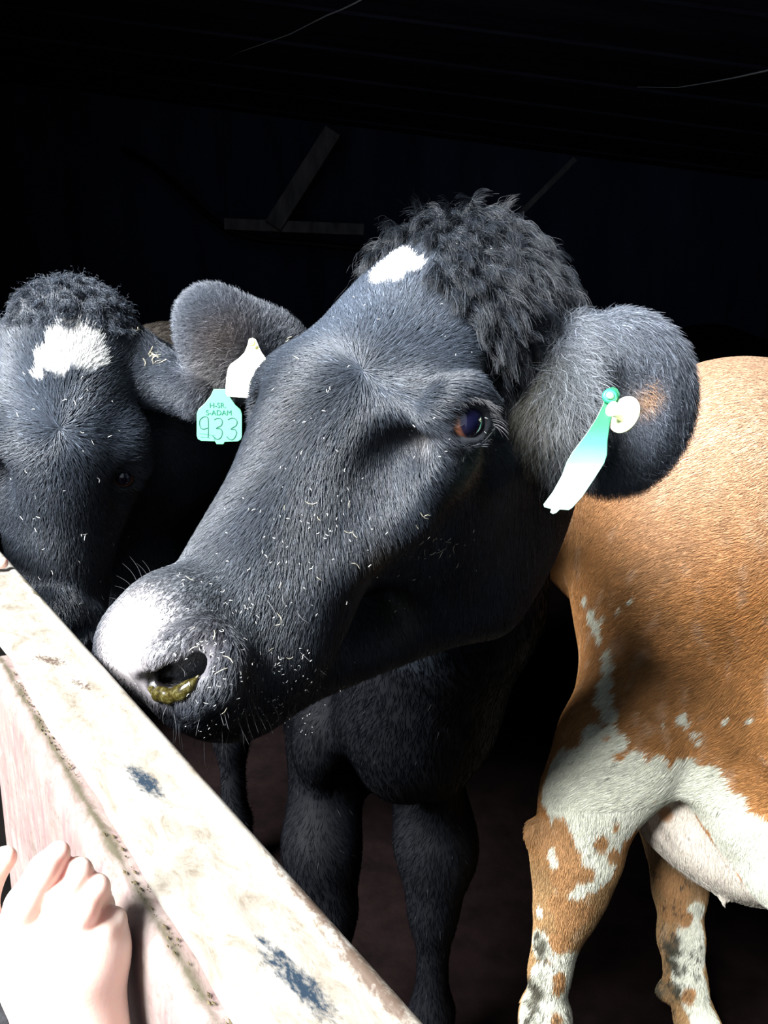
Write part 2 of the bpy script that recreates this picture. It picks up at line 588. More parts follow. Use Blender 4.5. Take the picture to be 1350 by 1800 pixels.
def paint_mat(name, base, spots, pink=0.0, seam=None):
    m, nt, b = mat(name)
    tc = node(nt, 'ShaderNodeTexCoord')
    O = tc.outputs['Object']
    mp = node(nt, 'ShaderNodeMapping'); mp.inputs['Scale'].default_value = (1, 2.2, 1)
    nt.links.new(O, mp.inputs[0])
    f1 = noise(nt, 28, 6, 0.7, mp.outputs[0], 0.6)
    f2 = noise(nt, 160, 4, 0.7, mp.outputs[0])
    f3 = noise(nt, 9, 3, 0.5, mp.outputs[0])
    col = ramp(nt, f1, [(0.28, base[0]), (0.42, base[1]), (0.6, base[2])])
    if pink:
        mp2 = node(nt, 'ShaderNodeMapping'); mp2.inputs['Scale'].default_value = (6, 6, 1.2)
        nt.links.new(O, mp2.inputs[0])
        f4 = noise(nt, 14, 5, 0.65, mp2.outputs[0])
        col = mixc(nt, ramp(nt, f4, [(0.35, (0, 0, 0)), (0.7, (1, 1, 1))]), col, (0.155, 0.10, 0.098))
    g = ramp(nt, f2, [(0.30, (0.66, 0.63, 0.55)), (0.44, (1, 1, 1))])
    mul = node(nt, 'ShaderNodeMix', data_type='RGBA', blend_type='MULTIPLY'); mul.inputs[0].default_value = 0.8
    nt.links.new(col, mul.inputs[6]); nt.links.new(g, mul.inputs[7]); col = mul.outputs[2]
    sep = node(nt, 'ShaderNodeSeparateXYZ'); nt.links.new(O, sep.inputs[0])
    def math_(op, a, bb=None, c=None):
        n = node(nt, 'ShaderNodeMath', operation=op)
        for i, v in enumerate((a, bb, c)):
            if v is None: continue
            if hasattr(v, 'is_linked'): nt.links.new(v, n.inputs[i])
            else: n.inputs[i].default_value = v
        return n.outputs[0]
    for (u, v, ru, rv, rot, c, thr) in spots:
        du = math_('SUBTRACT', sep.outputs[0], u); dv = math_('SUBTRACT', sep.outputs[1], v)
        cr, sr = math.cos(rot), math.sin(rot)
        a = math_('ADD', math_('MULTIPLY', du, cr / ru), math_('MULTIPLY', dv, sr / ru))
        e = math_('ADD', math_('MULTIPLY', du, -sr / rv), math_('MULTIPLY', dv, cr / rv))
        r = math_('ADD', math_('MULTIPLY', a, a), math_('MULTIPLY', e, e))
        r = math_('ADD', r, math_('MULTIPLY', math_('SUBTRACT', f2, 0.5), 2.6))
        r = math_('ADD', r, math_('MULTIPLY', math_('SUBTRACT', f1, 0.5), 2.4))
        fac = ramp(nt, r, [(0.0, (1, 1, 1)), (thr, (0, 0, 0))])
        col = mixc(nt, fac, col, c)
    if seam is not None:
        d = math_('ABSOLUTE', math_('SUBTRACT', sep.outputs[1], seam))
        d = math_('ADD', d, math_('MULTIPLY', math_('SUBTRACT', f1, 0.5), 0.012))
        col = mixc(nt, ramp(nt, d, [(0.0, (1, 1, 1)), (0.0045, (0, 0, 0))]), col, (0.05, 0.042, 0.025))
    nt.links.new(col, b.inputs['Base Color'])
    b.inputs['Roughness'].default_value = 0.55; b.inputs['Specular IOR Level'].default_value = 0.4
    bump(nt, b, f1, 0.35, 0.002)
    return m
DK = (0.010, 0.020, 0.033); BR = (0.070, 0.048, 0.035); OL = (0.075, 0.062, 0.035)
def spot(px, py, ru, rv, rot, c, thr=0.9):
    u, v = uv(px, py); return (u, v, ru, rv, rot, c, thr)
cap_spots = [spot(252, 1372, .030, .0075, 0.1, DK), spot(520, 1722, .030, .0075, 0.1, DK), spot(480, 1665, .014, .003, 0.25, DK),
             spot(90, 1160, .030, .010, 0.5, BR, .5), spot(140, 1200, .022, .006, 0.2, BR, .5),
             spot(340, 1340, .055, .0045, 0, BR), spot(440, 1440, .06, .0055, 0, BR), spot(555, 1600, .06, .0045, 0, BR), spot(640, 1710, .05, .005, 0, BR),
             spot(60, 1040, .08, .003, 0, OL, .5)]
M_CAP = paint_mat('weathered cream paint', ((0.105, 0.082, 0.058), (0.19, 0.168, 0.135), (0.245, 0.23, 0.205)), cap_spots)
M_PANEL = paint_mat('faded pink cream paint', ((0.12, 0.085, 0.07), (0.18, 0.14, 0.12), (0.23, 0.19, 0.17)), [], pink=1.0, seam=VC + 0.004)

u0, u1 = -0.9, 2.3
gate = empty('feed_gate'); gate.matrix_world = GATE
tag(gate, 'weathered cream-painted metal gate with a broad flat top rail, in front of the cows', 'gate')

def sweep(name, prof, us, m, par, wav=None):
    prof = np.array(prof, float); n = len(prof); V = []; Fs = []
    for i, u in enumerate(us):
        for j, (v, z) in enumerate(prof):
            dv, dz = wav(u, j) if wav else (0, 0)
            V.append((u, v + dv, z + dz))
    for i in range(len(us) - 1):
        for j in range(n):
            k = (j + 1) % n
            Fs.append((i * n + j, i * n + k, (i + 1) * n + k, (i + 1) * n + j))
    Fs.append(tuple(range(n))[::-1]); Fs.append(tuple(range((len(us) - 1) * n, len(us) * n)))
    return pymesh(name, V, Fs, m, par, smooth=False)
us = np.r_[np.arange(u0, 1.3, 0.004), np.arange(1.3, u1, 0.03)]
wv = vnoise(np.c_[us, us * 0, us * 0], 45, 3) * 0.0012 + vnoise(np.c_[us, us * 0, us * 0], 12, 4) * 0.0022
wd = dict(zip(us, wv))
def wcap(u, j): return (wd[u], 0) if 8 <= j <= 11 else (0, 0)
profc = [(-.003, -.045), (-.003, -.004), (-.001, -.0005), (.002, .0012), (.005, .0008), (.008, -.0010), (.012, -.0012), (.030, -.0004),
         (VC - .004, -.0002), (VC - .001, -.0012), (VC, -.0035), (VC - .001, -.006), (.004, -.006), (.001, -.045)]
capo = sweep('top_rail', profc, us, M_CAP, gate, wcap)
for p in capo.data.polygons: p.use_smooth = True
FV = VC + 0.014
# where the panel ends on the left: the vertical edge seen at (8,1340)
def panel_hit(px, py, v=FV):
    r = ray(px, py); q = C0 - (LA + RV * v)
    t = -np.dot(q, RV) / np.dot(r, RV)
    w = C0 + r * t
    return float(np.dot(w - LA, RU)), float(w[2] - RZ)
UE = panel_hit(8, 1342)[0] + .040; UE2 = panel_hit(20, 1440)[0]
usp = np.r_[np.arange(u0, UE, 0.006), [UE]]
profp = [(VC - .006, -.0065), (VC + .003, -.0056), (VC + .006, -.0070), (VC + .010, -.0115), (VC + .0128, -.019), (FV, -.030), (FV, -1.05),
         (FV - .02, -1.05), (FV - .02, -.03), (VC - .006, -.03)]
pv = vnoise(np.c_[usp, usp * 0, usp * 0], 14, 9) * 0.0012
pd = dict(zip(usp, pv))
pan = sweep('front_panel', profp, usp, M_PANEL, gate, lambda u, j: (0, pd[u]) if 1 <= j <= 3 else (0, 0))
for p in pan.data.polygons: p.use_smooth = len(p.vertices) == 4
e = pan.modifiers.new('es', 'EDGE_SPLIT'); e.split_angle = math.radians(50)
M_METAL = simple('galvanised bracket', (0.55, 0.56, 0.55), 0.4, 0.6, 0.35, 90, 0.3, 0.5)
zb = panel_hit(5, 1300)[1]; zb2 = panel_hit(5, 1345)[1]
brk = box('hinge_bracket', (UE - 0.004, FV - 0.004, zb2), (UE + 0.12, FV + 0.012, -0.10), M_METAL, gate, bevel=0.004)
pst = box('gate_post', (UE + 0.075, VC - 0.03, -RZ), (UE + 0.16, VC + 0.03, -0.012), simple('dark post timber', (0.02, 0.017, 0.015), 0.8, 0.2, 0.4), gate, bevel=0.005)
for k, (px, py) in enumerate(((75, 1290), (268, 1640))):
    uu, zz = panel_hit(px, py)
# crumbs of dried dirt lodged along the seam
V = []; Fs = []
def crumb(V, Fs, c, r, el=(1, 1, 1)):
    b = len(V)
    for dx, dy, dz in ((1, 0, 0), (-1, 0, 0), (0, 1, 0), (0, -1, 0), (0, 0, 1), (0, 0, -1)):
        j = 0.7 + 0.6 * random.random()
        V.append((c[0] + dx * r * j * el[0], c[1] + dy * r * j * el[1], c[2] + dz * r * j * el[2]))
    for f in ((0, 2, 4), (2, 1, 4), (1, 3, 4), (3, 0, 4), (2, 0, 5), (1, 2, 5), (3, 1, 5), (0, 3, 5)):
        Fs.append(tuple(b + i for i in f))
for i in range(420):
    u = random.uniform(u0, UE - .01)
    if vnoise(np.array([[u, 0, 0]]), 16, 5)[0] < -0.25: continue
    crumb(V, Fs, (u, VC + 0.0025 + random.gauss(0, 0.0018), -0.0045), random.uniform(.0004, .0012), (2.2, .8, 0.6))
dc = pymesh('seam_dirt', V, Fs, simple('dried olive dirt', (0.07, 0.055, 0.03), 0.9, 0.1, 0.5, 300), gate); tag(dc, kind='stuff')

# =================================================================== cows
def head_prims():
    """cow's head: x to its right, y towards the muzzle, z off the face; metres"""
    p = []
    A = p.append
    A(Ell((0, .085, -.085), (.098, .12, .095), k=.04))
    A(Ell((0, .01, -.040), (.062, .050, .060), k=.05))
    A(Ell((0, .060, -.058), (.088, .085, .088), k=.05))
    A(Ell((0, .165, -.050), (.100, .130, .082), k=.05))
    A(Cone((0, .22, -.040), (0, .395, -.085), .066, .043, .05))
    A(Cone((0, .20, -.100), (0, .44, -.100), .083, .048, .06))
    A(Ell((0, .470, -.080), (.058, .042, .052), k=.035))
    A(Ell((0, .455, -.042), (.040, .032, .024), k=.022))
    A(Ell((0, .450, -.140), (.042, .050, .030), k=.035))
    for s in (-1, 1):
        A(Ell((s * .088, .200, -.030), (.034, .050, .034), k=.03))        # brow
        A(Ell((s * .094, .222, -.055), (.030, .034, .036), k=.025))       # orbit
        A(Ell((s * .058, .175, -.165), (.042, .105, .115), k=.05))        # cheek muscle
        A(Ell((s * .048, .145, -.290), (.034, .062, .070), k=.05))        # jaw angle
        A(Cone((s * .045, .19, -.305), (s * .012, .44, -.158), .036, .026, .05))
        A(Cone((s * .086, .265, -.090), (s * .052, .37, -.088), .014, .014, .03))   # facial ridge
        A(Ell((s * .040, .478, -.082), (.034, .038, .040), k=.025))       # nostril wing
        A(Ell((s * .048, .40, -.125), (.022, .06, .030), k=.03))          # lip
        A(Ell((s * .088, .262, -.030), (.020, .040, .018), k=.03, op='-'))  # hollow before the eye
        A(Ell((s * .112, .11, -.070), (.025, .05, .035), k=.04, op='-'))    # temple
    return p

def place(prims, R, T, sc):
    return [q.xf(R, T, sc) for q in prims]

def rot_cam(R):
    return M_CW @ np.array(R)

# ---- main cow -------------------------------------------------------------
R1 = rot_cam([[-0.7556, -0.5756, -0.3128], [-0.2156, 0.6694, -0.711], [0.6186, -0.4697, -0.6299]])
S1 = 1.12
T1 = C0 + M_CW @ (np.array([0.0816, -0.2582, 0.8236]) * S1)
R2 = rot_cam([[-0.9528, -0.0021, 0.3037], [-0.048, 0.9885, -0.1435], [-0.2999, -0.1513, -0.9419]])
S2 = 1.05
T2 = C0 + M_CW @ (np.array([-0.468, -0.3105, 1.2266]) * S2)
def L1(x, y, z): return R1 @ (np.array([x, y, z]) * S1) + T1
def L2(x, y, z): return R2 @ (np.array([x, y, z]) * S2) + T2
def loc1(p): return ((p - T1) @ R1) / S1
def loc2(p): return ((p - T2) @ R2) / S2

def leg_prims(top, elbow, knee, fet, foot, r, k=.05):
    pts = [np.array(q, float) for q in (top, elbow, knee)]
    mid = pts[2] + (np.array(fet) - pts[2]) * 0.18
    return (chain([pts[0], pts[1], pts[2]], [r[0], r[1], r[2]], k) +
            chain([pts[2], mid, fet], [r[2], r[3], r[3]], .03) +
            [Ell(fet, (r[3] * 1.35,) * 3, k=.03)] +
            chain([fet, foot], [r[3] * 1.1, r[3] * 1.5], .02))

head1 = place(head_prims(), R1, T1, S1)
def arr(pts, ds=None):
    return [P(*q) for q in pts]

# eye, nostril and lids are set where the head itself is
def eye_prims(prims, pc, upper, lower, brow, rl=.0052, rc=.024, rb=.009):
    h = hit(prims, *pc); n = grad(prims, h)
    view = norm(C0 - h); n = norm(n * 0.6 + view * 0.4)
    ctr = h - n * 0.010
    out = [Ell(h - n * 0.006, rc, k=.010, op='-')]
    def ring(pts, r, off):
        q = []
        for a in pts:
            rr = ray(*a); t = np.dot(h + n * off - C0, n) / np.dot(rr, n)
            w = C0 + rr * t
            dd = w - ctr; dd_n = norm(dd)
            q.append(ctr + dd_n * min(np.linalg.norm(dd), 0.0265))
        return chain(q, r, .007)
    out += ring(upper, [rl * s for s in (0.8, 1.0, 1.15, 1.15, 1.0, 0.8)], .004)
    out += ring(lower, [rl * s for s in (0.8, 0.9, 0.9, 0.9, 0.8)], .002)
    bp = [C0 + ray(*a) * (np.dot(h - C0, n) / np.dot(ray(*a), n)) - n * .002 for a in brow]
    out += chain(bp, [rb * .6, rb, rb, rb * .6], .02)
    return out, ctr, n

eyeP, EC, EN = eye_prims(head1, (818, 738),
    [(776, 752), (783, 722), (803, 706), (830, 704), (852, 718), (864, 748)],
    [(776, 752), (790, 768), (815, 778), (842, 772), (864, 748)],
    [(762, 725), (788, 696), (828, 684), (868, 706)])
# nostril
npx = [(262, 1197), (288, 1187), (318, 1177), (342, 1165), (356, 1146)]
nh = [hit(head1, *a) for a in npx]; nn = [grad(head1, q) for q in nh]
nos = chain([q for q in nh], [.007, .0095, .0105, .0110, .0100], .006, '-')
nos += chain([q - m * .018 for q, m in zip(nh, nn)], [.008, .011, .012, .012, .010], .006, '-')
wing = chain([hit(head1, *a) for a in ((375, 1120), (392, 1155), (382, 1195), (345, 1228))], [.010, .013, .012, .009], .02)
wing += chain([hit(head1, *a) for a in ((245, 1170), (290, 1158), (325, 1140), (350, 1118))], [.008, .011, .011, .009], .02)

ear1 = [Cone(L1(-.055, .035, -.125), P(1030, 655, .935), .036, .030, .02),
        Ell(P(1088, 700, .905), (.080, .038, .084), norm(np.array([[.92, .38, .10], [-.38, .92, 0], [-.1, 0, 1]])).T, k=.02),
        ] + chain(arr([(1000, 612, .885), (1000, 700, .868), (1015, 790, .872)]), [.026, .028, .013], .02) + \
       [Ell(P(1052, 748, .866), (.020, .030, .070), k=.012, op='-'),
        Ell(P(1090, 735, .858), (.050, .024, .070), k=.02, op='-')]
neck1 = chain([L1(0, .06, -.10), P(838, 850, 1.09), P(800, 1050, 1.22), P(735, 1240, 1.38)], [.105, .108, .115, .14], .08)
neck1 += [Cone(L1(0, .02, -.07), (0.05, 1.70, 1.20), .085, .17, .1)]
trunk1 = [Ell((.0, 1.80, .98), (.25, .36, .35), k=.1), Ell((.15, 2.45, .95), (.29, .62, .36), k=.1), Ell((.28, 3.0, 1.08), (.24, .34, .28), k=.1),
          Ell((-.035, 1.58, .74), (.140, .20, .24), k=.10),
          Ell(P(560, 1300, 1.47), (.050, .06, .08), k=.08), Ell(P(775, 1380, 1.46), (.035, .04, .06), k=.06),
          Ell(P(705, 1355, 1.40), (.05, .04, .045), k=.03)]
trunk1 += chain(arr([(688, 1195, 1.27), (712, 1260, 1.30), (745, 1320, 1.33), (775, 1380, 1.37)]), [.010, .011, .010, .008], .015)
def down(p, z): return np.array([p[0], p[1], z])
k1 = P(585, 1600, 1.52); k2 = P(762, 1600, 1.52)
trunk1 += leg_prims((-.12, 1.66, .82), P(565, 1490, 1.52), k1, down(k1, .14), down(k1, .035), (.092, .054, .042, .032), .09)
trunk1 += leg_prims((.06, 1.66, .82), P(770, 1490, 1.52), k2, down(k2, .14), down(k2, .035), (.092, .054, .042, .032), .09)
trunk1 += leg_prims((.12, 3.1, .9), (.12, 3.1, .75), (.12, 3.2, .48), (.12, 3.15, .14), (.12, 3.12, .035), (.14, .11, .06, .036))
trunk1 += leg_prims((.42, 3.1, .9), (.42, 3.1, .75), (.42, 3.2, .48), (.42, 3.15, .14), (.42, 3.12, .035), (.14, .11, .06, .036))

far1 = [Cone(L1(.06, .04, -.11), L1(.15, .03, -.12), .036, .026, .02), Ell(L1(.205, .02, -.125), (.062, .022, .045), R1, k=.02)]
cow1p = trunk1 + neck1 + head1 + far1 + ear1 + wing + eyeP + nos
cow1p.append(Cone(hit(head1, 292, 1262) , hit(head1, 430, 1235), .003, .001, .008, '-'))

def surf_pt(prims, px, py, d1=4.0):
    return hit(prims, px, py, 0.3, d1)

cow1 = empty('cow', (0.1, 2.3, 0))
tag(cow1, 'large black cow with curly topknot and small white forehead spot, nose at the gate', 'cow')

def unparent_place(o, root):        # keep world coordinates under an empty that stands elsewhere
    o.parent = root
    o.matrix_parent_inverse = Matrix.Translation(-Vector(root.location))

def dist(p, c): return np.linalg.norm(p - np.asarray(c), axis=1)

def blend(col, c, w):
    return col * (1 - w[:, None]) + np.array(c) * w[:, None]

# ---- colours of cow one
W1 = hit(head1, 686, 474)
MZ1 = hit(head1, 222, 1135); MZ1b = hit(head1, 270, 1150)
EB1 = hit(ear1, 1116, 682)
NH1 = np.array(nh)
def white1(p):
    q = p - W1
    d = np.linalg.norm(q, axis=1) / (.027 + .010 * fbm(p, 60, 2))
    d2 = dist(p, hit(head1, 722, 470)) / (.013 + .008 * fbm(p, 90, 5))
    return (np.minimum(d, d2) < 1).astype(float)
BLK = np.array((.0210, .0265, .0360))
SHADE_BLK = np.array((.0014, .0017, .0028))          # chest, legs and trunk: shade painted into the coat colour
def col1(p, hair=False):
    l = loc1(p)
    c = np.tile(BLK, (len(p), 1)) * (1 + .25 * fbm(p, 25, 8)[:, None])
    c = blend(c, SHADE_BLK, np.clip((dist(p, L1(0, .22, -.1)) - .33) / .08, 0, 1))
    c = blend(c, BLK * 2.3, np.clip(1.3 - dist(p, L1(0, .13, .03)) / .11, 0, 1) * (1 if hair else 0))   # sky sheen on the forehead, painted into the hair colour
    c = blend(c, (.050, .040, .028), np.clip(.9 * np.exp(-(dist(p, hit(head1, 668, 988)) / .022) ** 2), 0, 1))
    c = blend(c, (.040, .034, .022), np.clip(.7 * np.exp(-(dist(p, hit(head1, 700, 1070)) / .03) ** 2), 0, 1))
    c = blend(c, (.060, .056, .056), np.clip(.8 * np.exp(-(dist(p, hit(head1, 745, 760)) / .020) ** 2), 0, 1))
    c = blend(c, (.045, .043, .046), np.clip(np.exp(-(dist(p, EC) / .032) ** 4), 0, 1) * .6)
    c = blend(c, (.34, .17, .06), np.clip(np.exp(-(dist(p, EB1) / .011) ** 2), 0, 1))
    w = np.exp(-(dist(p, MZ1) / .050) ** 4)
    c = blend(c, (.075, .082, .092), np.exp(-(dist(p, L1(-.01, .45, -.05)) / .062) ** 4) * .8)
    c = blend(c, (.34, .31, .31), w * (0.5 if hair else 1))
    w = np.clip(np.exp(-(np.min([dist(p, q) for q in NH1], 0) / .022) ** 2), 0, 1)
    c = blend(c, (.16, .145, .155), w * .8 * (0.6 if hair else 1))
    c = blend(c, (.01, .008, .008), (np.min([dist(p, q - m * .012) for q, m in zip(nh, nn)], 0) < .0135).astype(float))
    c = blend(c, (.86, .85, .83), white1(p))
    return np.clip(c, 0, 1)

HF = .0055 if QUICK else .0040
fl1 = np.array([P(170, 1330, .64), P(170, 330, .64), P(1225, 1330, 1.0), P(1225, 330, 1.0), P(170, 700, .64), P(1225, 700, 1.02)])
V, Q = surface(cow1p, (fl1.min(0) - .02, fl1.max(0) + .02), HF, .020)
N = vnormals(V, Q)
wet = np.maximum(np.exp(-(dist(V, MZ1) / .052) ** 6), np.exp(-(dist(V, MZ1b) / .045) ** 6))
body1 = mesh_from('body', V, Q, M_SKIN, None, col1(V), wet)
unparent_place(body1, cow1)
print('cow1 verts', len(V))
VQ1 = (V, Q, N)

# ---- hair of cow one
DENS = 0.3 if QUICK else 1.0
def facing(ctr, fn, lo=-.25):
    v = norm(C0 - ctr)
    return ((v * fn).sum(1) > lo).astype(float)
WH1 = hit(head1, 636, 650)
HC1 = L1(0, .22, -.10)
EARC1 = P(1075, 705, .89)
def is_ear1(p):
    return evalp(ear1[1:4], p) < 0.004
def coat(name, root, V, Q, N, dens, n, flow, L, r, colf, m, lift=.35, jit=.22, K=4, grav=0.0, curl=0.0, pale=.03, keep=None):
    n = int(n * DENS)
    p, f = scatter(V, Q, dens, n)
    nm = N[Q[f]].mean(1); nm = norm(nm)
    if keep is not None:
        kk = keep(p); p, nm = p[kk], nm[kk]
    d = flow(p, nm)
    LL = L(p) if callable(L) else L
    LL = LL * rng.uniform(.65, 1.25, len(p))
    q = comb_paths(p, nm, d, LL, lift, K, jit, grav, curl)
    c = colf(p) * rng.uniform(.7, 1.45, (len(p), 1))
    pl = rng.random(len(p)) < pale
    c[pl] = c[pl] * 3 + .03
    o = strands(name, None, p, q, r / math.sqrt(max(DENS, .5)), np.clip(c, 0, .9), m)
    unparent_place(o, root)
    return o

def flow_head1(p, nm):
    l = loc1(p)
    d = p - WH1
    back = -(R1[:, 1])                                # towards the poll
    # on the cheeks the coat runs back and down from the face
    side = np.clip((-l[:, 2] - .08) / .08, 0, 1)[:, None]
    dd = norm(d) * (1 - side) + (R1[:, 1] * 0.55 - R1[:, 2] * 0.8) * side
    sw = fbm(p, 14, 21, 2)[:, None]; sw2 = fbm(p, 14, 27, 2)[:, None]
    return dd + .3 * np.concatenate([sw, sw2, sw * sw2], 1)
def dens_face1(c, fn):
    l = loc1(c)
    w = facing(c, fn)
    w *= (np.abs(l[:, 0]) < .2) * (l[:, 1] > -.1) * (l[:, 1] < .56) * (l[:, 2] > -.36)
    w *= dist(c, L1(0, .22, -.1)) < .47
    mz = np.exp(-(dist(c, MZ1) / .046) ** 6)
    w *= (1 - np.clip(mz * 1.05, 0, 1))
    w *= dist(c, EC) > .0275
    w *= np.min([dist(c, q) for q in NH1], 0) > .0185
    w *= (~is_ear1(c))
    return w
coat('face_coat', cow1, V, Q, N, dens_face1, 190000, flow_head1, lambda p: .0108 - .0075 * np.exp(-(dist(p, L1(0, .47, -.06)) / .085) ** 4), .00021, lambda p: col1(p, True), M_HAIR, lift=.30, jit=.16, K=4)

def flow_ear1(p, nm):
    d = p - P(935, 590, .88)
    return norm(d) + np.array([0, 0, -.35])
def dens_ear1(c, fn):
    w = facing(c, fn, -.5) * is_ear1(c)
    return w * (c[:, 0] > P(938, 650, .88)[0])
coat('ear_hair', cow1, V, Q, N, dens_ear1, 75000, flow_ear1, lambda p: .021 + .028 * np.clip(np.exp(-(dist(p, P(985, 720, .86)) / .04) ** 2) + np.clip(dist(p, P(1088, 706, .905)) / .09 - .6, 0, .6), 0, 1),
     .00022, lambda p: (col1(p) * 1.3 + np.array([.045, .050, .060])) * np.clip((p[:, 0] - P(948, 650, .88)[0]) / .02, .06, 1)[:, None] + np.array([.020, .017, .006]) * np.clip(1.2 - dist(p, P(985, 690, .86)) / .07, 0, 1)[:, None], M_HAIR, lift=1.1, jit=.6, K=5, grav=.25, curl=.12, pale=.08)  # hair blackened next to the face, painting in the gap's shade

def dens_body1(c, fn):
    w = facing(c, fn, -.1)
    far = dist(c, L1(0, .22, -.1)) > .40
    return w * (0.25 + 0.75 * (c[:, 1] < 1.7)) * (~is_ear1(c)) * np.where(far | (loc1(c)[:, 2] < -.25) | (loc1(c)[:, 1] < 0), 1, .0)
def flow_body(p, nm): return np.tile(np.array([.1, .35, -1.0]), (len(p), 1)) + .3 * np.c_[fbm(p, 6, 1, 2), fbm(p, 6, 2, 2), fbm(p, 6, 3, 2)]
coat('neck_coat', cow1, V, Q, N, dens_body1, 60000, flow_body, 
     .015, .00035, lambda p: np.tile(SHADE_BLK, (len(p), 1)), M_DHAIR, lift=.12, jit=.2, pale=.01)

# ---- topknot: long tangled locks
def topknot(name, root, V, Q, N, inv, Lf, dens, n, nclump, Ls, r, gravity, fwd, colr, spread=.6):
    n = int(n * max(DENS, .5))
    p, f = scatter(V, Q, dens, n)
    nm = norm(N[Q[f]].mean(1))
    gi = rng.choice(len(p), nclump, replace=False)
    gp = p[gi]
    # nearest guide
    own = np.empty(len(p), int); dn = np.empty(len(p))
    for i in range(0, len(p), 2000):
        dd = ((p[i:i + 2000, None] - gp[None]) ** 2).sum(2); own[i:i + 2000] = dd.argmin(1)
    ctr = Lf(0, .03, -.06)
    gn = nm[gi]
    out = norm(norm(gp - ctr) * .9 + gn * .35 + rng.normal(size=gp.shape) * .30)
    gL = rng.uniform(Ls[0], Ls[1], nclump)
    K = 8
    t = np.linspace(0, 1, K)
    dirv = np.tile(out[:, None, :], (1, K, 1))
    g = np.array([0, 0, -1.0]) + fwd
    path = np.zeros((nclump, K, 3)); path[:, 0] = gp
    cur = out.copy()
    side = norm(np.cross(out, rng.normal(size=out.shape)))
    ph = rng.random(nclump) * 6.28; fr = rng.uniform(3, 8, nclump)
    for k in range(1, K):
        cur = norm(cur + g * gravity / K * 2.2 + side * (np.sin(ph + fr * t[k]) * .35)[:, None])
        path[:, k] = path[:, k - 1] + cur * (gL / (K - 1))[:, None]
    rel = path - gp[:, None]
    off = p - gp[own]
    tight = rng.uniform(.15, .85, len(p))[:, None, None]
    q = p[:, None] + rel[own] - off[:, None] * (t ** 1.3)[None, :, None] * tight
    wob = np.cumsum(rng.normal(size=(len(p), K, 3)), 1) * .0011 * spread
    wob -= wob[:, :1]
    stray = (rng.random(len(p)) < .12)[:, None, None]
    q = q + wob * np.where(stray, 3.5, 1.0)
    q = p[:, None] + (q - p[:, None]) * rng.uniform(.55, 1.1, (len(p), 1, 1))
    c = np.tile(colr, (len(p), 1)) * rng.uniform(.6, 1.9, (len(p), 1)) * rng.uniform(.8, 1.3, nclump)[own][:, None]
    pl = rng.random(len(p)) < .05
    c[pl] = c[pl] * 3 + .03
    o = strands(name, None, p, q, r, np.clip(c, 0, 1), M_THAIR, .3)
    unparent_place(o, root); return o
def dens_tk(c, fn):
    l = loc1(c)
    w = (l[:, 1] < .085 - .03 * np.clip(l[:, 0] / .08, -1, 1)) * (l[:, 1] > -.10) * (np.abs(l[:, 0]) < .115) * (l[:, 2] > -.12) * (l[:, 0] > -.098) * (~is_ear1(c))
    w = w * (dist(c, W1) > .050)
    return w * facing(c, fn, -.7)
topknot('topknot', cow1, V, Q, N, loc1, L1, dens_tk, 36000, 900, (.022, .050), .00019, 1.15, np.array([.15, -.20, 0]), BLK * .40)
# ---- eye
def uvsphere(name, c, r, m, n=24, k=16, up=None, par=None, squash=1.0):
    c = np.asarray(c); V = []; Fs = []
    z = norm(np.array(up if up is not None else [0, 0, 1.0])); x = norm(np.cross(z, [0.1, 0.3, 1])); y = np.cross(z, x)
    for i in range(k + 1):
        a = math.pi * i / k
        for j in range(n):
            b = 2 * math.pi * j / n
            V.append((math.sin(a) * math.cos(b) * r, math.sin(a) * math.sin(b) * r, math.cos(a) * r * squash))
    for i in range(k):
        for j in range(n):
            Fs.append((i * n + j, (i + 1) * n + j, (i + 1) * n + (j + 1) % n, i * n + (j + 1) % n))
    o = pymesh(name, V, Fs, m, None, smooth=True)
    mw = Matrix(((x[0], y[0], z[0], c[0]), (x[1], y[1], z[1], c[1]), (x[2], y[2], z[2], c[2]), (0, 0, 0, 1)))
    o.matrix_world = mw
    if par is not None:
        o.parent = par; o.matrix_parent_inverse = Matrix.Translation(-Vector(par.location))
    return o
m_eye, nt, b = mat('dark wet eye')
tc = node(nt, 'ShaderNodeTexCoord')
sp = node(nt, 'ShaderNodeSeparateXYZ'); nt.links.new(tc.outputs['Object'], sp.inputs[0])
EYER = .0225
cc = ramp(nt, sp.outputs[2], [(0.0, (.30, .11, .05)), (EYER * .55, (.42, .16, .08)), (EYER * .64, (.05, .02, .015)), (EYER * .70, (.012, .012, .03)), (EYER, (.006, .007, .03))])
nt.links.new(cc, b.inputs['Base Color'])
b.inputs['Roughness'].default_value = 0.05; b.inputs['Specular IOR Level'].default_value = 0.6
b.inputs['Coat Weight'].default_value = 1.0; b.inputs['Coat Roughness'].default_value = 0.02
gaze = norm(EN + .42 * np.array([1, 0, -.1]))
eye1 = uvsphere('eye', EC, EYER, m_eye, up=gaze, par=cow1)
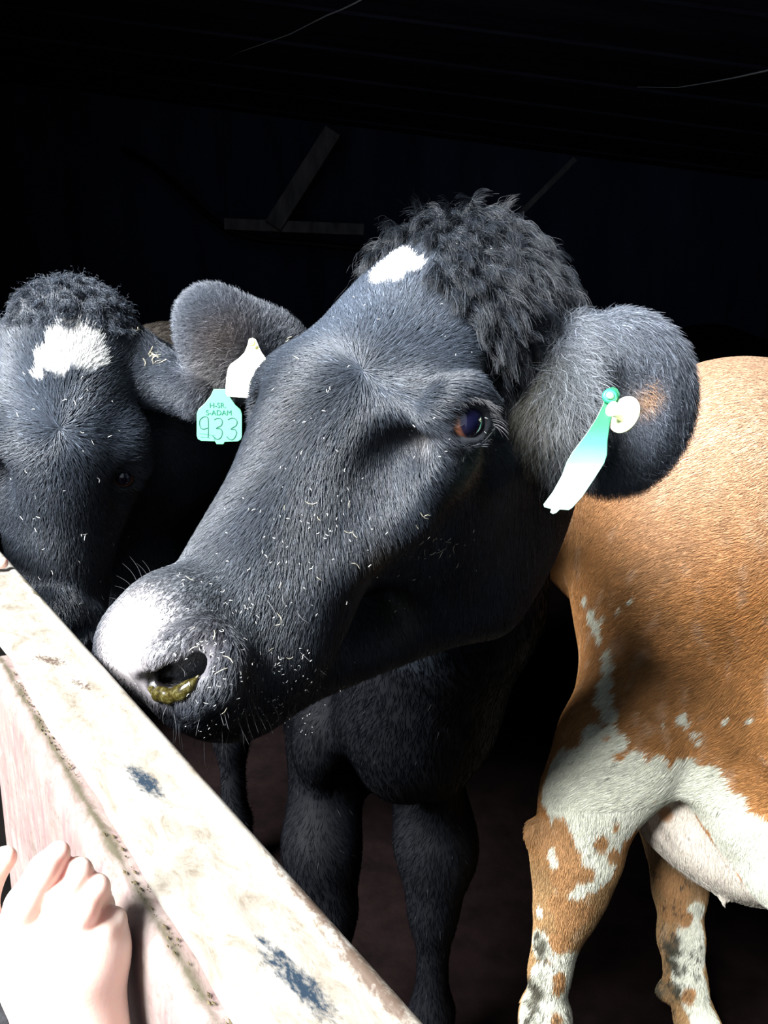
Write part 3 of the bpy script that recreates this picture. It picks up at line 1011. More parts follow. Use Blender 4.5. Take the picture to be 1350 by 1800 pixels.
# lashes
def lashes(px, n, L, name, droop, root, h, nrm, colr, r=.00022, jit=.25):
    pts = []
    for i in range(n):
        t = random.random() * (len(px) - 1); k = int(t); f = t - k
        a = np.array(px[k]) * (1 - f) + np.array(px[min(k + 1, len(px) - 1)]) * f
        rr = ray(*a); w = C0 + rr * (np.dot(h + nrm * .008 - C0, nrm) / np.dot(rr, nrm))
        pts.append(w)
    p = np.array(pts); dctr = norm(p - h)
    d = norm(dctr * .5 + nrm * .8 + np.array(droop)) + rng.normal(size=p.shape) * jit * .5
    t = np.linspace(0, 1, 5)
    q = p[:, None] + d[:, None] * (t * L)[None, :, None] * rng.uniform(.6, 1.2, (n, 1, 1))
    q[:, :, 2] -= .5 * L * t ** 2
    o = strands(name, None, p, q, r, np.tile(colr, (n, 1)), M_HAIR, .2); unparent_place(o, root); return o
lashes([(800, 706), (820, 700), (840, 703), (858, 720), (868, 748)], 80, .015, 'eyelashes', (.5, 0, -.25), cow1, EC + EN * .012, EN, (.03, .03, .035))

# whiskers, mucus, straw
def loose_hairs(name, root, specs, r, colr):
    K = 6; q = np.zeros((len(specs), K, 3)); t = np.linspace(0, 1, K)
    for i, (a, b_, bend) in enumerate(specs):
        a = np.array(a); b_ = np.array(b_)
        q[i] = a + (b_ - a) * t[:, None] + np.array(bend) * (np.sin(t * math.pi))[:, None]
    o = strands(name, None, q[:, 0], q, r, np.tile(colr, (len(specs), 1)), M_HAIR, .3); unparent_place(o, root); return o
sp_ = []
for (a, b_) in (((238, 1026), (215, 990)), ((246, 1024), (228, 978)), ((258, 1022), (240, 990)), ((232, 1035), (205, 1012)), ((212, 1060), (192, 1050)),
                ((207, 1068), (196, 1066)), ((262, 1020), (250, 985)), ((225, 1040), (202, 1030))):
    h = hit(head1, a[0] + 8, a[1] + 12); dd = (h - C0) @ M_CW[:, 2]
    sp_.append((h, P(b_[0], b_[1], dd - .01), (0.002, 0, .002)))
for i in range(45):
    px, py = random.uniform(290, 560), random.uniform(1225, 1300)
    h = hit(head1, px, py)
    if (h - C0) @ M_CW[:, 2] > .95: continue
    n_ = grad(head1, h)
    e_ = h + (n_ * .6 + np.array([random.uniform(-.5, .5), -.3, -1.0])) * random.uniform(.010, .024)
    sp_.append((h, e_, (random.uniform(-.003, .003), 0, 0)))
for i in range(8):
    px, py = random.uniform(300, 600), random.uniform(1030, 1260)
    h = hit(head1, px, py)
    if (h - C0) @ M_CW[:, 2] > .95: continue
    n_ = grad(head1, h)
    e_ = h + (n_ * .5 + np.array([random.uniform(-.2, .6), -.1, -.6])) * random.uniform(.01, .03)
    sp_.append((h, e_, (random.uniform(-.003, .003), 0, 0)))
loose_hairs('whiskers', cow1, sp_, .00016, (.12, .12, .13))

M_MUC, nt, b = mat('yellow green mucus')
b.inputs['Base Color'].default_value = (.42, .36, .05, 1); b.inputs['Roughness'].default_value = .15
b.inputs['Subsurface Weight'].default_value = .2; b.inputs['Subsurface Radius'].default_value = (.004, .003, .001)
tc = node(nt, 'ShaderNodeTexCoord')
nt.links.new(ramp(nt, noise(nt, 300, 3, .6, tc.outputs['Object']), [(.35, (.012, .009, .003)), (.52, (.03, .024, .005)), (.75, (.10, .09, .04))]), b.inputs['Base Color'])
mp_ = [(266, 1211), (278, 1224), (300, 1229), (322, 1222), (338, 1204), (350, 1188)]
mh = []
for a in mp_:
    h = hit(cow1p, *a); mh.append(h + grad(cow1p, h) * .0005)
mpr = chain(mh, [.0030, .0028, .0030, .0030, .0026, .0012], .006) + [Ell(hit(cow1p, px, py), (r_, r_, r_), k=.008) for px, py, r_ in ((292, 1219, .0042), (312, 1216, .0046), (328, 1209, .0042), (280, 1215, .003))]
Vm, Qm = surface(mpr, (np.min([m for m in mh], 0) - .02, np.max(mh, 0) + .02), .0012, .002, 1)

o = mesh_from('nose_mucus', Vm, Qm, M_MUC, None); unparent_place(o, cow1); o['label'] = 'yellow-green mucus and chewed feed under the nostril'

M_STRAW = simple('straw', (.50, .46, .34), .6, .4, .35, 80)
M_FLECK = simple('pale chaff', (.70, .70, .66), .7, .3, .2, 80)
def bits(name, root, prims, regions, m, rr, LL, curve=.4):
    V = []; Fs = []
    for (px0, py0, px1, py1, n) in regions:
        for i in range(n):
            px, py = random.uniform(px0, px1), random.uniform(py0, py1)
            h = hit(prims, px, py)
            dd = (h - C0) @ M_CW[:, 2]
            if dd > 2.2: continue
            if abs(evalp(prims, h[None])[0]) > .0015: continue
            n_ = grad(prims, h)
            d = norm(np.cross(n_, rng.normal(size=3))); L = random.uniform(*LL); b2 = np.cross(n_, d)
            c = random.uniform(-curve, curve)
            base = h + n_ * random.uniform(.003, .0085)
            ps = [base + d * L * (t - .5) + b2 * c * L * (t - .5) ** 2 * 3 + n_ * random.uniform(-.1, .15) * L * t for t in (0, .33, .66, 1)]
            r = random.uniform(*rr)
            v, f = tube_geo(ps, [r * .7, r, r, r * .5], 4)
            b0 = len(V); V += v; Fs += [tuple(b0 + k for k in q) for q in f]
    o = pymesh(name, V, Fs, m); tag(o, kind='stuff'); unparent_place(o, root); return o
lo = [q for q in cow1p]
bits('chaff', cow1, lo, [(250, 1020, 420, 1160, 60), (330, 1130, 560, 1300, 120), (380, 880, 620, 1100, 65), (480, 640, 640, 900, 22), (560, 420, 900, 640, 16),
                         (640, 900, 830, 1100, 25), (720, 720, 860, 820, 14), (420, 1150, 620, 1250, 30), (700, 340, 1000, 480, 18)], M_FLECK, (.00015, .00034), (.001, .0036))
bits('straw_bits', cow1, lo, [(730, 900, 800, 970, 10), (330, 1000, 560, 1260, 14), (500, 850, 640, 960, 6), (560, 480, 640, 560, 5), (500, 600, 560, 640, 3), (620, 940, 840, 1000, 6)],
     M_STRAW, (.0002, .00042), (.004, .011), .28)

# ---- cow two: head on, behind the gate at the left --------------------------
head2 = place(head_prims(), R2, T2, S2)
eyeP2, EC2, EN2 = eye_prims(head2, (216, 838),
    [(190, 846), (197, 828), (212, 820), (228, 822), (240, 834), (244, 848)],
    [(190, 846), (202, 856), (217, 861), (232, 858), (244, 848)],
    [(186, 822), (205, 808), (228, 806), (246, 822)], .0045, .021, .009)
ear2 = [Cone(L2(-.080, .055, -.070), P(345, 690, 1.335), .050, .030, .04),
        Ell(P(398, 602, 1.33), (.066, .034, .088), norm(np.array([[.86, .2, .45], [-.2, .98, 0], [-.45, 0, .88]])).T, k=.02),
        Ell(P(455, 590, 1.36), (.075, .034, .046), norm(np.array([[.93, .0, -.36], [0, 1, 0], [.36, 0, .93]])).T, k=.03),
        Ell(P(368, 560, 1.335), (.046, .030, .042), k=.02),
        Ell(P(430, 645, 1.275), (.046, .020, .045), k=.03, op='-')]
neck2 = chain([L2(0, .03, -.12), P(265, 760, 1.55), (-.50, 1.95, 1.12)], [.10, .14, .22], .08)
neck2 += chain([L2(0, .14, -.2), P(230, 1050, 1.65), (-.52, 1.95, .85)], [.07, .10, .2], .08)
trunk2 = [Ell((-.55, 2.15, 1.04), (.27, .42, .40), k=.1), Ell((-.62, 2.9, 1.0), (.30, .7, .38), k=.1), Ell((-.68, 3.55, 1.12), (.26, .36, .30), k=.1),
          Ell((-.53, 1.92, .85), (.17, .2, .24), k=.08)]
for lx in (-.68, -.40):
    trunk2 += leg_prims((lx, 2.05, .85), (lx, 2.0, .62), (lx, 1.98, .38), (lx, 1.98, .13), (lx, 1.98, .035), (.10, .065, .048, .034))
for lx in (-.82, -.54):
    trunk2 += leg_prims((lx, 3.6, .9), (lx, 3.6, .75), (lx, 3.72, .48), (lx, 3.66, .14), (lx, 3.63, .035), (.14, .11, .06, .036))
nh2 = [hit(head2, *a) for a in ((128, 1120), (140, 1112), (150, 1104))]
far2 = [Cone(L2(.06, .04, -.10), L2(.15, .03, -.10), .038, .028, .02), Ell(L2(.215, .03, -.10), (.075, .045, .026), R2, k=.02)]
cow2p = trunk2 + neck2 + head2 + far2 + ear2 + eyeP2 + chain(nh2, [.008, .010, .009], .01, '-')
cow2 = empty('cow', (-.6, 2.7, 0))
tag(cow2, 'black cow facing the camera at the left, square white patch on its forehead', 'cow')
fl2 = np.array([P(0, 1200, 1.2), P(0, 490, 1.2), P(525, 1200, 1.5), P(525, 490, 1.5), P(525, 490, 1.2)])
V2, Q2 = surface(cow2p, (fl2.min(0) - np.array([.08, .02, .02]), fl2.max(0) + .02), .007 if QUICK else .005, .022)
N2 = vnormals(V2, Q2)
W2 = [(hit(head2, px, py), r) for (px, py, r) in ((120, 612, .034), (98, 630, .026), (150, 625, .030), (160, 598, .018), (122, 590, .026), (108, 655, .010), (78, 640, .014), (100, 650, .014))]
W2b = hit(head2, 68, 662)
EB2 = hit(ear2, 405, 605); EB2b = hit(ear2, 385, 660)
MZ2 = L2(0, .52, -.07)
def col2(p, hair=False):
    c = np.tile(BLK, (len(p), 1)) * (1 + .25 * fbm(p, 25, 8)[:, None])
    c = blend(c, SHADE_BLK, np.clip((dist(p, L2(0, .22, -.1)) - .36) / .08, 0, 1))
    c = blend(c, BLK * 2.3, np.clip(1.4 - dist(p, L2(0, .15, .03)) / .13, 0, 1) * (1 if hair else 0))  # forehead sheen painted into the hair, as on cow one
    c = blend(c, (.085, .062, .048), np.exp(-(dist(p, EB2) / .040) ** 2) * .8)
    c = blend(c, (.085, .070, .058), np.exp(-(dist(p, EB2b) / .035) ** 2) * .7)
    c = blend(c, (.05, .05, .045), np.exp(-(dist(p, EC2) / .03) ** 2) * .5)
    c = blend(c, (.05, .045, .045), np.exp(-(dist(p, MZ2) / .05) ** 4) * .8)
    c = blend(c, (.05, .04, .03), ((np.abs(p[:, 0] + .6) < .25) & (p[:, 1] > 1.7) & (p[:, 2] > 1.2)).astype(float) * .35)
    d = np.min([dist(p, q) / r for q, r in W2], 0) + .22 * fbm(p, 70, 12)
    w = (d < .95).astype(float)
    w = np.maximum(w, (dist(p * [1, 1, 1.6], W2b * [1, 1, 1.6]) < .009).astype(float))
    return np.clip(blend(c, (.88, .87, .85), w), 0, 1)
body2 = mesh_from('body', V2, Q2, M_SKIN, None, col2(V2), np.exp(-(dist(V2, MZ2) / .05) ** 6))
unparent_place(body2, cow2)
WH2 = hit(head2, 105, 752)
def is_ear2(p): return evalp(ear2[:4], p) < 0.004
def flow_head2(p, nm):
    l = loc2(p); d = p - WH2
    side = np.clip((-l[:, 2] - .08) / .08, 0, 1)[:, None]
    return norm(d) * (1 - side) + (R2[:, 1] * .55 - R2[:, 2] * .8) * side + .3 * np.c_[fbm(p, 14, 31, 2), fbm(p, 14, 32, 2), fbm(p, 14, 33, 2)]
def dens_face2(c, fn):
    l = loc2(c)
    w = facing(c, fn) * (np.abs(l[:, 0]) < .2) * (l[:, 1] > -.1) * (l[:, 1] < .49) * (l[:, 2] > -.33) * (dist(c, EC2) > .024) * (~is_ear2(c))
    return w
coat('face_coat', cow2, V2, Q2, N2, dens_face2, 80000, flow_head2, .013, .00034, lambda p: col2(p, True), M_HAIR, lift=.32, jit=.18)
def dens_ear2(c, fn): return facing(c, fn, -.5) * is_ear2(c) * (dist(c, L2(0, .08, -.06)) > .10)
coat('ear_hair', cow2, V2, Q2, N2, dens_ear2, 36000, lambda p, nm: norm(P(470, 640, 1.35) - p) * -1 + np.array([0, 0, .1]), .023, .00028, lambda p: col2(p) * 1.5 + np.array([.045, .050, .060]),
     M_HAIR, lift=.6, jit=.35, K=5, grav=.12, curl=.08, pale=.03)
def dens_body2(c, fn):
    l = loc2(c)
    return facing(c, fn, -.1) * (c[:, 1] < 2.6) * (~is_ear2(c)) * ((l[:, 1] < 0) | (l[:, 2] < -.3) | (dist(c, L2(0, .22, -.1)) > .42))
coat('neck_coat', cow2, V2, Q2, N2, dens_body2, 26000, lambda p, nm: np.tile(np.array([.2, .8, -.6]), (len(p), 1)), .018, .0006, lambda p: col2(p), M_DHAIR, lift=.2, jit=.2, pale=.01)
def dens_tk2(c, fn):
    l = loc2(c)
    return (l[:, 1] < .045) * (l[:, 1] > -.08) * (np.abs(l[:, 0]) < .085) * (l[:, 2] > -.10) * (~is_ear2(c)) * facing(c, fn, -.6)
topknot('topknot', cow2, V2, Q2, N2, loc2, L2, dens_tk2, 9000, 220, (.010, .020), .00032, .9, np.array([0, -.15, 0]), BLK * 1.2)
eye2 = uvsphere('eye', EC2, .020, m_eye, up=EN2, par=cow2)
bits('chaff', cow2, cow2p, [(20, 560, 230, 1000, 30), (60, 900, 180, 1150, 8)], M_FLECK, (.0003, .0006), (.003, .008))
bits('straw_bits', cow2, cow2p, [(225, 575, 250, 590, 3), (250, 605, 285, 645, 12), (262, 625, 280, 640, 8)], M_STRAW, (.0007, .0014), (.010, .022), .4)

# ---- brown and white cow ----------------------------------------------------
KB = .06
b3 = [Ell((1.30, 1.80, .99), (.98, .29, .34), k=.12), Ell((.735, 1.79, 1.03), (.33, .255, .285), k=.12),
      Ell(P(1350, 700, 1.62), (.10, .09, .05), k=.1),
      Ell(P(1250, 1270, 1.56), (.21, .11, .15), k=.08),
      Ell(P(1330, 1060, 1.66), (.34, .17, .38), k=.14), Ell(P(1250, 900, 1.66), (.20, .17, .26), k=.14)]
b3 += chain(arr([(1200, 880, 1.66), (1178, 1050, 1.59), (1160, 1200, 1.54)]), [.18, .135, .122], .10)
b3 += chain(arr([(1160, 1200, 1.54), (1088, 1320, 1.49), (1037, 1405, 1.47), (1013, 1500, 1.47)]),
            [.120, .105, .078, .074], .045)
b3 += chain(arr([(1013, 1500, 1.47), (1004, 1560, 1.47), (991, 1605, 1.47), (977, 1655, 1.47), (967, 1705, 1.47), (960, 1760, 1.47)]),
            [.074, .058, .046, .033, .031, .034], .03)
fet3 = P(957, 1795, 1.47)
b3 += [Ell(P(944, 1464, 1.455), (.024, .022, .028), k=.012), Cone(P(950, 1480, 1.46), P(958, 1560, 1.465), .018, .012, .02),
       Ell(fet3, (.043, .045, .045), k=.03), Cone(fet3, down(fet3 + [-.01, -.05, 0], .035), .036, .05, .03),
       Cone(P(1025, 1440, 1.41), P(1010, 1560, 1.43), .022, .015, .03),
       ]
fet4 = P(1222, 1790, 1.66)
b3 += chain(arr([(1180, 1400, 1.75), (1192, 1480, 1.72), (1195, 1560, 1.70), (1197, 1650, 1.68), (1205, 1720, 1.67)]) + [fet4], [.10, .060, .046, .037, .032, .036], .04)
b3 += [Ell(P(1168, 1742, 1.68), (.016, .02, .016), k=.02), Cone(fet4, down(fet4 + [.015, -.04, 0], .02), .034, .045, .03)]
ud = norm(np.array([[.86, 0, -.50], [0, 1, 0], [.50, 0, .86]])).T
udder = [Ell(P(1250, 1462, 1.58), (.185, .13, .088), ud, k=.018), Ell(P(1345, 1472, 1.60), (.16, .13, .095), k=.05),
         Cone(P(1270, 1572, 1.52), P(1272, 1586, 1.52), .010, .006, .008),
         Cone(P(1120, 1425, 1.53), P(1190, 1545, 1.50), .004, .003, .012, '-'),
         Cone(P(1140, 1425, 1.50), P(1215, 1550, 1.47), .004, .003, .012, '-')]
flank = chain(arr([(1100, 1385, 1.47), (1150, 1376, 1.45), (1205, 1374, 1.44), (1258, 1400, 1.43), (1300, 1452, 1.42), (1345, 1525, 1.42), (1400, 1600, 1.42)]),
              [.024, .016, .014, .016, .020, .024, .03], .03)
flank += chain(arr([(1250, 1350, 1.47), (1310, 1420, 1.46), (1370, 1500, 1.46)]), [.06, .07, .08], .05)
front3 = []
for yy in (1.68, 1.94):
    front3 += leg_prims((2.0, yy, .85), (2.0, yy, .65), (2.02, yy, .40), (2.0, yy, .14), (2.0, yy, .035), (.11, .07, .05, .036))
Rh = np.array([[0, .94, -.34], [-1, 0, 0], [0, .34, .94]]) @ np.diag([1, 1, 1])
Rh = np.c_[[0, -1, 0], [.8, 0, -.6], [.6, 0, .8]]
head3 = place(head_prims(), Rh, np.array([2.75, 1.8, 1.50]), 1.05)
front3 += [Cone((2.1, 1.8, 1.1), (2.72, 1.8, 1.38), .24, .13, .1), Ell((2.70, 1.62, 1.40), (.03, .09, .045), k=.02), Ell((2.70, 1.98, 1.40), (.03, .09, .045), k=.02)]
cow3p = b3 + udder + flank + front3 + head3
cow3 = empty('cow', (1.3, 1.8, 0))
tag(cow3, 'ginger brown cow with white udder and blotched white legs at the right', 'cow')
fl3 = np.array([[.30, 1.22, .05], [.86, 1.9, 1.40]])
V3, Q3 = surface(cow3p, fl3, .009 if QUICK else .0062, .03, 3)
N3 = vnormals(V3, Q3)
_h3 = {}
def s3(px, py):
    return hit(cow3p, px, py, .8, 2.4)
WH = [(s3(a, b), r * .00102) for a, b, r in (
    (1010, 1385, 70), (1092, 1400, 50), (1108, 1425, 30), (1120, 1400, 44), (1150, 1425, 34), (1095, 1445, 38), (1070, 1485, 32), (1330, 1545, 44), (1300, 1505, 38), (1350, 1580, 44), (1285, 1475, 40), (1245, 1430, 36), (1200, 1410, 36), (1010, 1440, 52), (1050, 1440, 56), (1075, 1420, 40), (1035, 1500, 34), (1055, 1490, 30), (1180, 1400, 30), (1160, 1345, 20), (1120, 1340, 22), (1260, 1360, 14), (1060, 1400, 58), (1052, 1325, 34), (1045, 1290, 22), (1100, 1380, 46), (1055, 1460, 40), (1020, 1440, 36), (1150, 1375, 42), (1200, 1372, 42),
    (1240, 1395, 46), (1275, 1430, 44), (1310, 1470, 44), (1345, 1515, 42), (1000, 1345, 24), (1215, 1350, 24), (980, 1395, 40), (1085, 1430, 34),
    (1040, 1080, 15), (1050, 1100, 16), (1028, 1052, 11), (1062, 1085, 7), (1056, 1122, 8), (1070, 1150, 11), (1072, 1170, 14), (1069, 1200, 16), (1064, 1228, 18), (1074, 1255, 15), (1078, 1285, 13), (1090, 1305, 18),
    (1204, 1262, 11), (1212, 1270, 7), (1226, 1288, 8), (1278, 1266, 6), (1322, 1264, 6), (1232, 1302, 6), (1168, 1272, 4), (1112, 1055, 5), (1090, 1072, 5),
    (1058, 1530, 24), (1070, 1510, 18), (1040, 1550, 18), (1015, 1565, 16), (975, 1500, 12), (980, 1515, 14),
    (1000, 1700, 34), (975, 1760, 50), (960, 1720, 30), (985, 1680, 20), (950, 1660, 26), (960, 1800, 60), (948, 1600, 10),
    (1225, 1600, 22), (1222, 1640, 30), (1225, 1680, 36), (1215, 1720, 36), (1230, 1760, 30), (1205, 1690, 30), (1240, 1790, 30))]
BRN = [(s3(a, b), r * .00102) for a, b, r in (
    (946, 1460, 30), (985, 1450, 18), (992, 1475, 22), (1000, 1500, 24), (1008, 1530, 26), (1030, 1535, 18), (990, 1545, 24), (1058, 1480, 15), (1080, 1500, 14),
    (985, 1590, 24), (1015, 1600, 26), (1000, 1620, 22), (985, 1655, 20), (985, 1718, 13), (984, 1735, 12), (978, 1790, 12), (1030, 1600, 20), (1085, 1450, 8),
    (1160, 1540, 26), (1185, 1560, 32), (1190, 1600, 22), (1205, 1612, 18), (1170, 1600, 24), (1212, 1745, 14), (1210, 1755, 12))]
UDC = [np.array(P(1250, 1462, 1.58)), np.array(P(1345, 1472, 1.60))]
UB = [(s3(a, b), r * .00105) for a, b, r in ((1330, 1560, 24), (1305, 1540, 14), (1170, 1430, 14), (1150, 1425, 12))]
DIRT = [(s3(a, b), r * .00102) for a, b, r in ((948, 1620, 18), (950, 1660, 22), (952, 1700, 20), (935, 1740, 26), (930, 1780, 26), (1180, 1660, 22), (1182, 1700, 22), (1185, 1730, 20), (1200, 1750, 16), (1165, 1742, 24))]
GREY = s3(1100, 930)
def blob(p, L, nz):
    return np.min([dist(p, q) / r for q, r in L], 0) + nz
def col3(p, hair=False):
    n1 = fbm(p, 30, 41, 3); n2 = fbm(p * [1, 1, .35], 60, 43, 3); n3 = fbm(p, 6, 47, 3)
    c = np.tile(np.array((.40, .190, .066)), (len(p), 1)) * (1 + .16 * n1 + .12 * n3)[:, None]
    c = blend(c, (.34, .215, .10), np.clip((.56 - p[:, 2]) / .08, 0, 1) * .85)
    up = np.clip((p[:, 2] - .95) / .28, 0, 1) * np.clip((p[:, 0] - .35) / .15, .3, 1)      # paler back: light from above painted into the coat
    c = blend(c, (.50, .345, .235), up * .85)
    c = blend(c, (.66, .50, .36), np.clip(n2 - .35, 0, .5) * .5)
    nz = .13 * n1 + .10 * n2
    w = np.clip((1.02 - blob(p, WH, nz)) * 14, 0, 1)
    ul = np.maximum(w * 0, ((p[:, 2] < .62) & (p[:, 0] > .40) & (evalp(udder[:2], p) < .03)).astype(float))
    w = np.maximum(w, ul)
    wc = np.tile(np.array((.66, .66, .55)), (len(p), 1)) * (1 + .07 * n1)[:, None]
    wc = blend(wc, (.72, .60, .52), ul * .6)
    c = c * (1 - w[:, None]) + wc * w[:, None]
    c = blend(c, (.37, .20, .085), np.clip((1.0 - blob(p, BRN, nz * .9)) * 10, 0, 1))
    c = blend(c, (.46, .26, .14), np.clip((1.0 - blob(p, UB, nz * .6)) * 4, 0, 1) * ul)
    dz = np.clip((1.15 - blob(p, DIRT, nz)) * 3, 0, 1) * np.clip(.55 + 1.2 * fbm(p, 55, 52, 3), 0, 1)
    c = blend(c, (.075, .07, .05), dz)
    lowd = ((p[:, 2] < .34) & (fbm(p, 140, 55, 2) > .62)).astype(float)
    c = blend(c, (.05, .045, .035), lowd * .8)
    fl = ((fbm(p, 110, 57, 2) > 1.02)).astype(float)
    c = blend(c, (.08, .07, .05), fl * w * .8)
    return np.clip(c, 0, 1)
M_SKIN3 = skin_mat('brown hide', .65, .25, bscale=500, bstr=.3)
body3 = mesh_from('body', V3, Q3, M_SKIN3, None, col3(V3), np.zeros(len(V3)))
unparent_place(body3, cow3)
def dens3(c, fn):
    return facing(c, fn, -.15) * (c[:, 0] < .9) * (c[:, 0] > .25) * np.where(evalp(udder[:2], c) < .004, .35, 1.0)
def flow3(p, nm):
    leg = (p[:, 2] < .62)[:, None]
    d = np.where(leg, np.array([-.15, -.1, -1.0]), np.array([-1.0, -.1, -.45]))
    return d + .35 * np.c_[fbm(p, 5, 61, 2), fbm(p, 5, 62, 2), fbm(p, 5, 63, 2)]
coat('coat', cow3, V3, Q3, N3, dens3, 190000, flow3, lambda p: np.where(p[:, 2] < .62, .010, .013), .00042, lambda p: col3(p, True), M_BHAIR, lift=.22, jit=.16, K=3, pale=0)

# ---- a fourth cow lost in the dark behind -----------------------------------
b4 = [Ell((2.0, 3.5, 1.02), (.75, .32, .42), k=.12), Ell((1.35, 3.5, 1.16), (.30, .28, .30), k=.12), Cone((2.6, 3.5, 1.15), (3.1, 3.45, 1.35), .24, .14, .1)]
for lx in (1.30, 2.5):
    for yy in (3.36, 3.64):
        b4 += leg_prims((lx, yy, .85), (lx, yy, .65), (lx, yy, .40), (lx, yy, .14), (lx, yy, .035), (.12, .08, .05, .036))
b4 += place(head_prims(), Rh, np.array([3.12, 3.45, 1.48]), 1.05) + [Ell((3.08, 3.27, 1.4), (.03, .09, .045), k=.02), Ell((3.08, 3.63, 1.4), (.03, .09, .045), k=.02)]
cow4 = empty('cow', (2.0, 3.5, 0)); tag(cow4, 'dark cow barely visible in the gloom behind the brown cow', 'cow')
V4, Q4 = surface(b4, (np.array([1, 3.1, 1.0]), np.array([1.6, 3.6, 1.5])), .018, .03)
body4 = mesh_from('body', V4, Q4, M_SKIN, None, np.tile(SHADE_BLK * .6, (len(V4), 1)), np.zeros(len(V4))); unparent_place(body4, cow4)

# ---- ear tags -----------------------------------------------------------------
def plastic(name, c, rough=.35):
    m, nt, b = mat(name)
    b.inputs['Base Color'].default_value = (*c, 1); b.inputs['Roughness'].default_value = rough
    b.inputs['Subsurface Weight'].default_value = .25; b.inputs['Subsurface Radius'].default_value = (.004, .006, .004)
    b.inputs['Subsurface Scale'].default_value = 1.0
    return m
M_GREEN = plastic('green plastic', (.11, .38, .21)); M_YEL = plastic('pale yellow plastic', (.95, .94, .62)); M_INK = simple('faded marker ink', (.008, .06, .05), .6, .2)
M_INK2 = simple('worn print', (.012, .11, .08), .6, .2)

def plate(name, outline, th, frame, m, par, bend=None, n=1):
    """flat moulded plate: outline (x,y) in metres, frame = 4x4"""
    V = []; k = len(outline)
    for z in (-th / 2, th / 2):
        for x, y in outline: V.append((x, y, z))
    Fs = [tuple(range(k))[::-1], tuple(range(k, 2 * k))] + [(i, (i + 1) % k, k + (i + 1) % k, k + i) for i in range(k)]
    o = pymesh(name, V, Fs, m, None)
    b = o.modifiers.new('bevel', 'BEVEL'); b.width = th * .3; b.segments = 2; b.limit_method = 'ANGLE'
    o.matrix_world = frame
    if par is not None: o.parent = par; o.matrix_parent_inverse = Matrix.Translation(-Vector(par.location))
    return o
def px_frame(px, py, d, nrm=None, up=(0, 0, 1.0)):
    o = P(px, py, d); z = norm(C0 - o) if nrm is None else norm(nrm)
    x = norm(np.cross(up, z)); y = np.cross(z, x)
    return Matrix(((x[0], y[0], z[0], o[0]), (x[1], y[1], z[1], o[1]), (x[2], y[2], z[2], o[2]), (0, 0, 0, 1)))
def outline_px(pts, fr):
    """pixel outline put on the plane of a frame"""
    o = np.array(fr.translation); x = np.array(fr.col[0][:3]); y = np.array(fr.col[1][:3]); z = np.array(fr.col[2][:3])
    r = []
    for p in pts:
        d = ray(*p); w = C0 + d * (np.dot(o - C0, z) / np.dot(d, z)) - o
        r.append((float(w @ x), float(w @ y)))
    return r
def strokes(name, polys, fr, w, m, par, z=.0012):
    V = []; Fs = []
    for poly in polys:
        q = np.array(outline_px(poly, fr)); k = len(q)
        # smooth by Catmull-Rom
        s = []
        for i in range(k - 1):
            p0, p1, p2, p3 = q[max(i - 1, 0)], q[i], q[i + 1], q[min(i + 2, k - 1)]
            for t in np.linspace(0, 1, 6, endpoint=False):
                s.append(.5 * (2 * p1 + (p2 - p0) * t + (2 * p0 - 5 * p1 + 4 * p2 - p3) * t * t + (3 * p1 - 3 * p2 + p3 - p0) * t ** 3))
        s.append(q[-1]); s = np.array(s)
        b0 = len(V)
        for i in range(len(s)):
            d = s[min(i + 1, len(s) - 1)] - s[max(i - 1, 0)]; d = d / (np.linalg.norm(d) + 1e-9); nrm = np.array([-d[1], d[0]]) * w / 2
            V.append((*(s[i] + nrm), z)); V.append((*(s[i] - nrm), z))
        for i in range(len(s) - 1):
            Fs.append((b0 + 2 * i, b0 + 2 * i + 2, b0 + 2 * i + 3, b0 + 2 * i + 1))
    o = pymesh(name, V, Fs, m, None); o.matrix_world = fr
    so = o.modifiers.new('solid', 'SOLIDIFY'); so.thickness = .0003; so.offset = 0
    o.parent = par; o.matrix_parent_inverse = Matrix.Translation(-Vector(par.location)); return o

# green tag 933 hanging from the left cow's ear
D9 = 1.27
fr = px_frame(386, 735, D9, nrm=(-.05, -1, .12))
t933 = empty('ear_tag', P(382, 690, D9)); tag(t933, 'green ear tag reading 933, hanging below the left cow ear', 'ear tag')
ol = [(376, 684), (396, 684), (402, 695), (414, 712), (423, 720), (425.5, 728), (425.5, 768), (423, 773), (418, 776), (395, 777), (393, 781), (381, 781), (378, 776), (354, 775), (348, 772), (346, 766), (346, 727), (349, 719), (360, 709), (370, 696)]
plate('tag_plate', outline_px(ol, fr)[::-1], .0018, fr, M_GREEN, t933)
strokes('digit', [[(366, 736), (364, 733), (358, 733), (352, 738), (351, 746), (354, 753), (360, 754), (366, 752)], [(366, 735), (366.5, 752), (366, 769)]], fr, .0011, M_INK, t933)
strokes('digit', [[(377, 738), (382, 735.5), (388, 736), (391, 741), (389, 748), (380, 753), (388, 754), (391, 760), (389, 768), (384, 772), (379, 771), (374, 766)]], fr, .0011, M_INK, t933)
strokes('digit', [[(401, 738), (407, 735), (413, 736), (417, 741), (415, 748), (406, 754), (413, 755), (416, 761), (413, 769), (408, 773), (402, 771), (399, 767)]], fr, .0011, M_INK, t933)
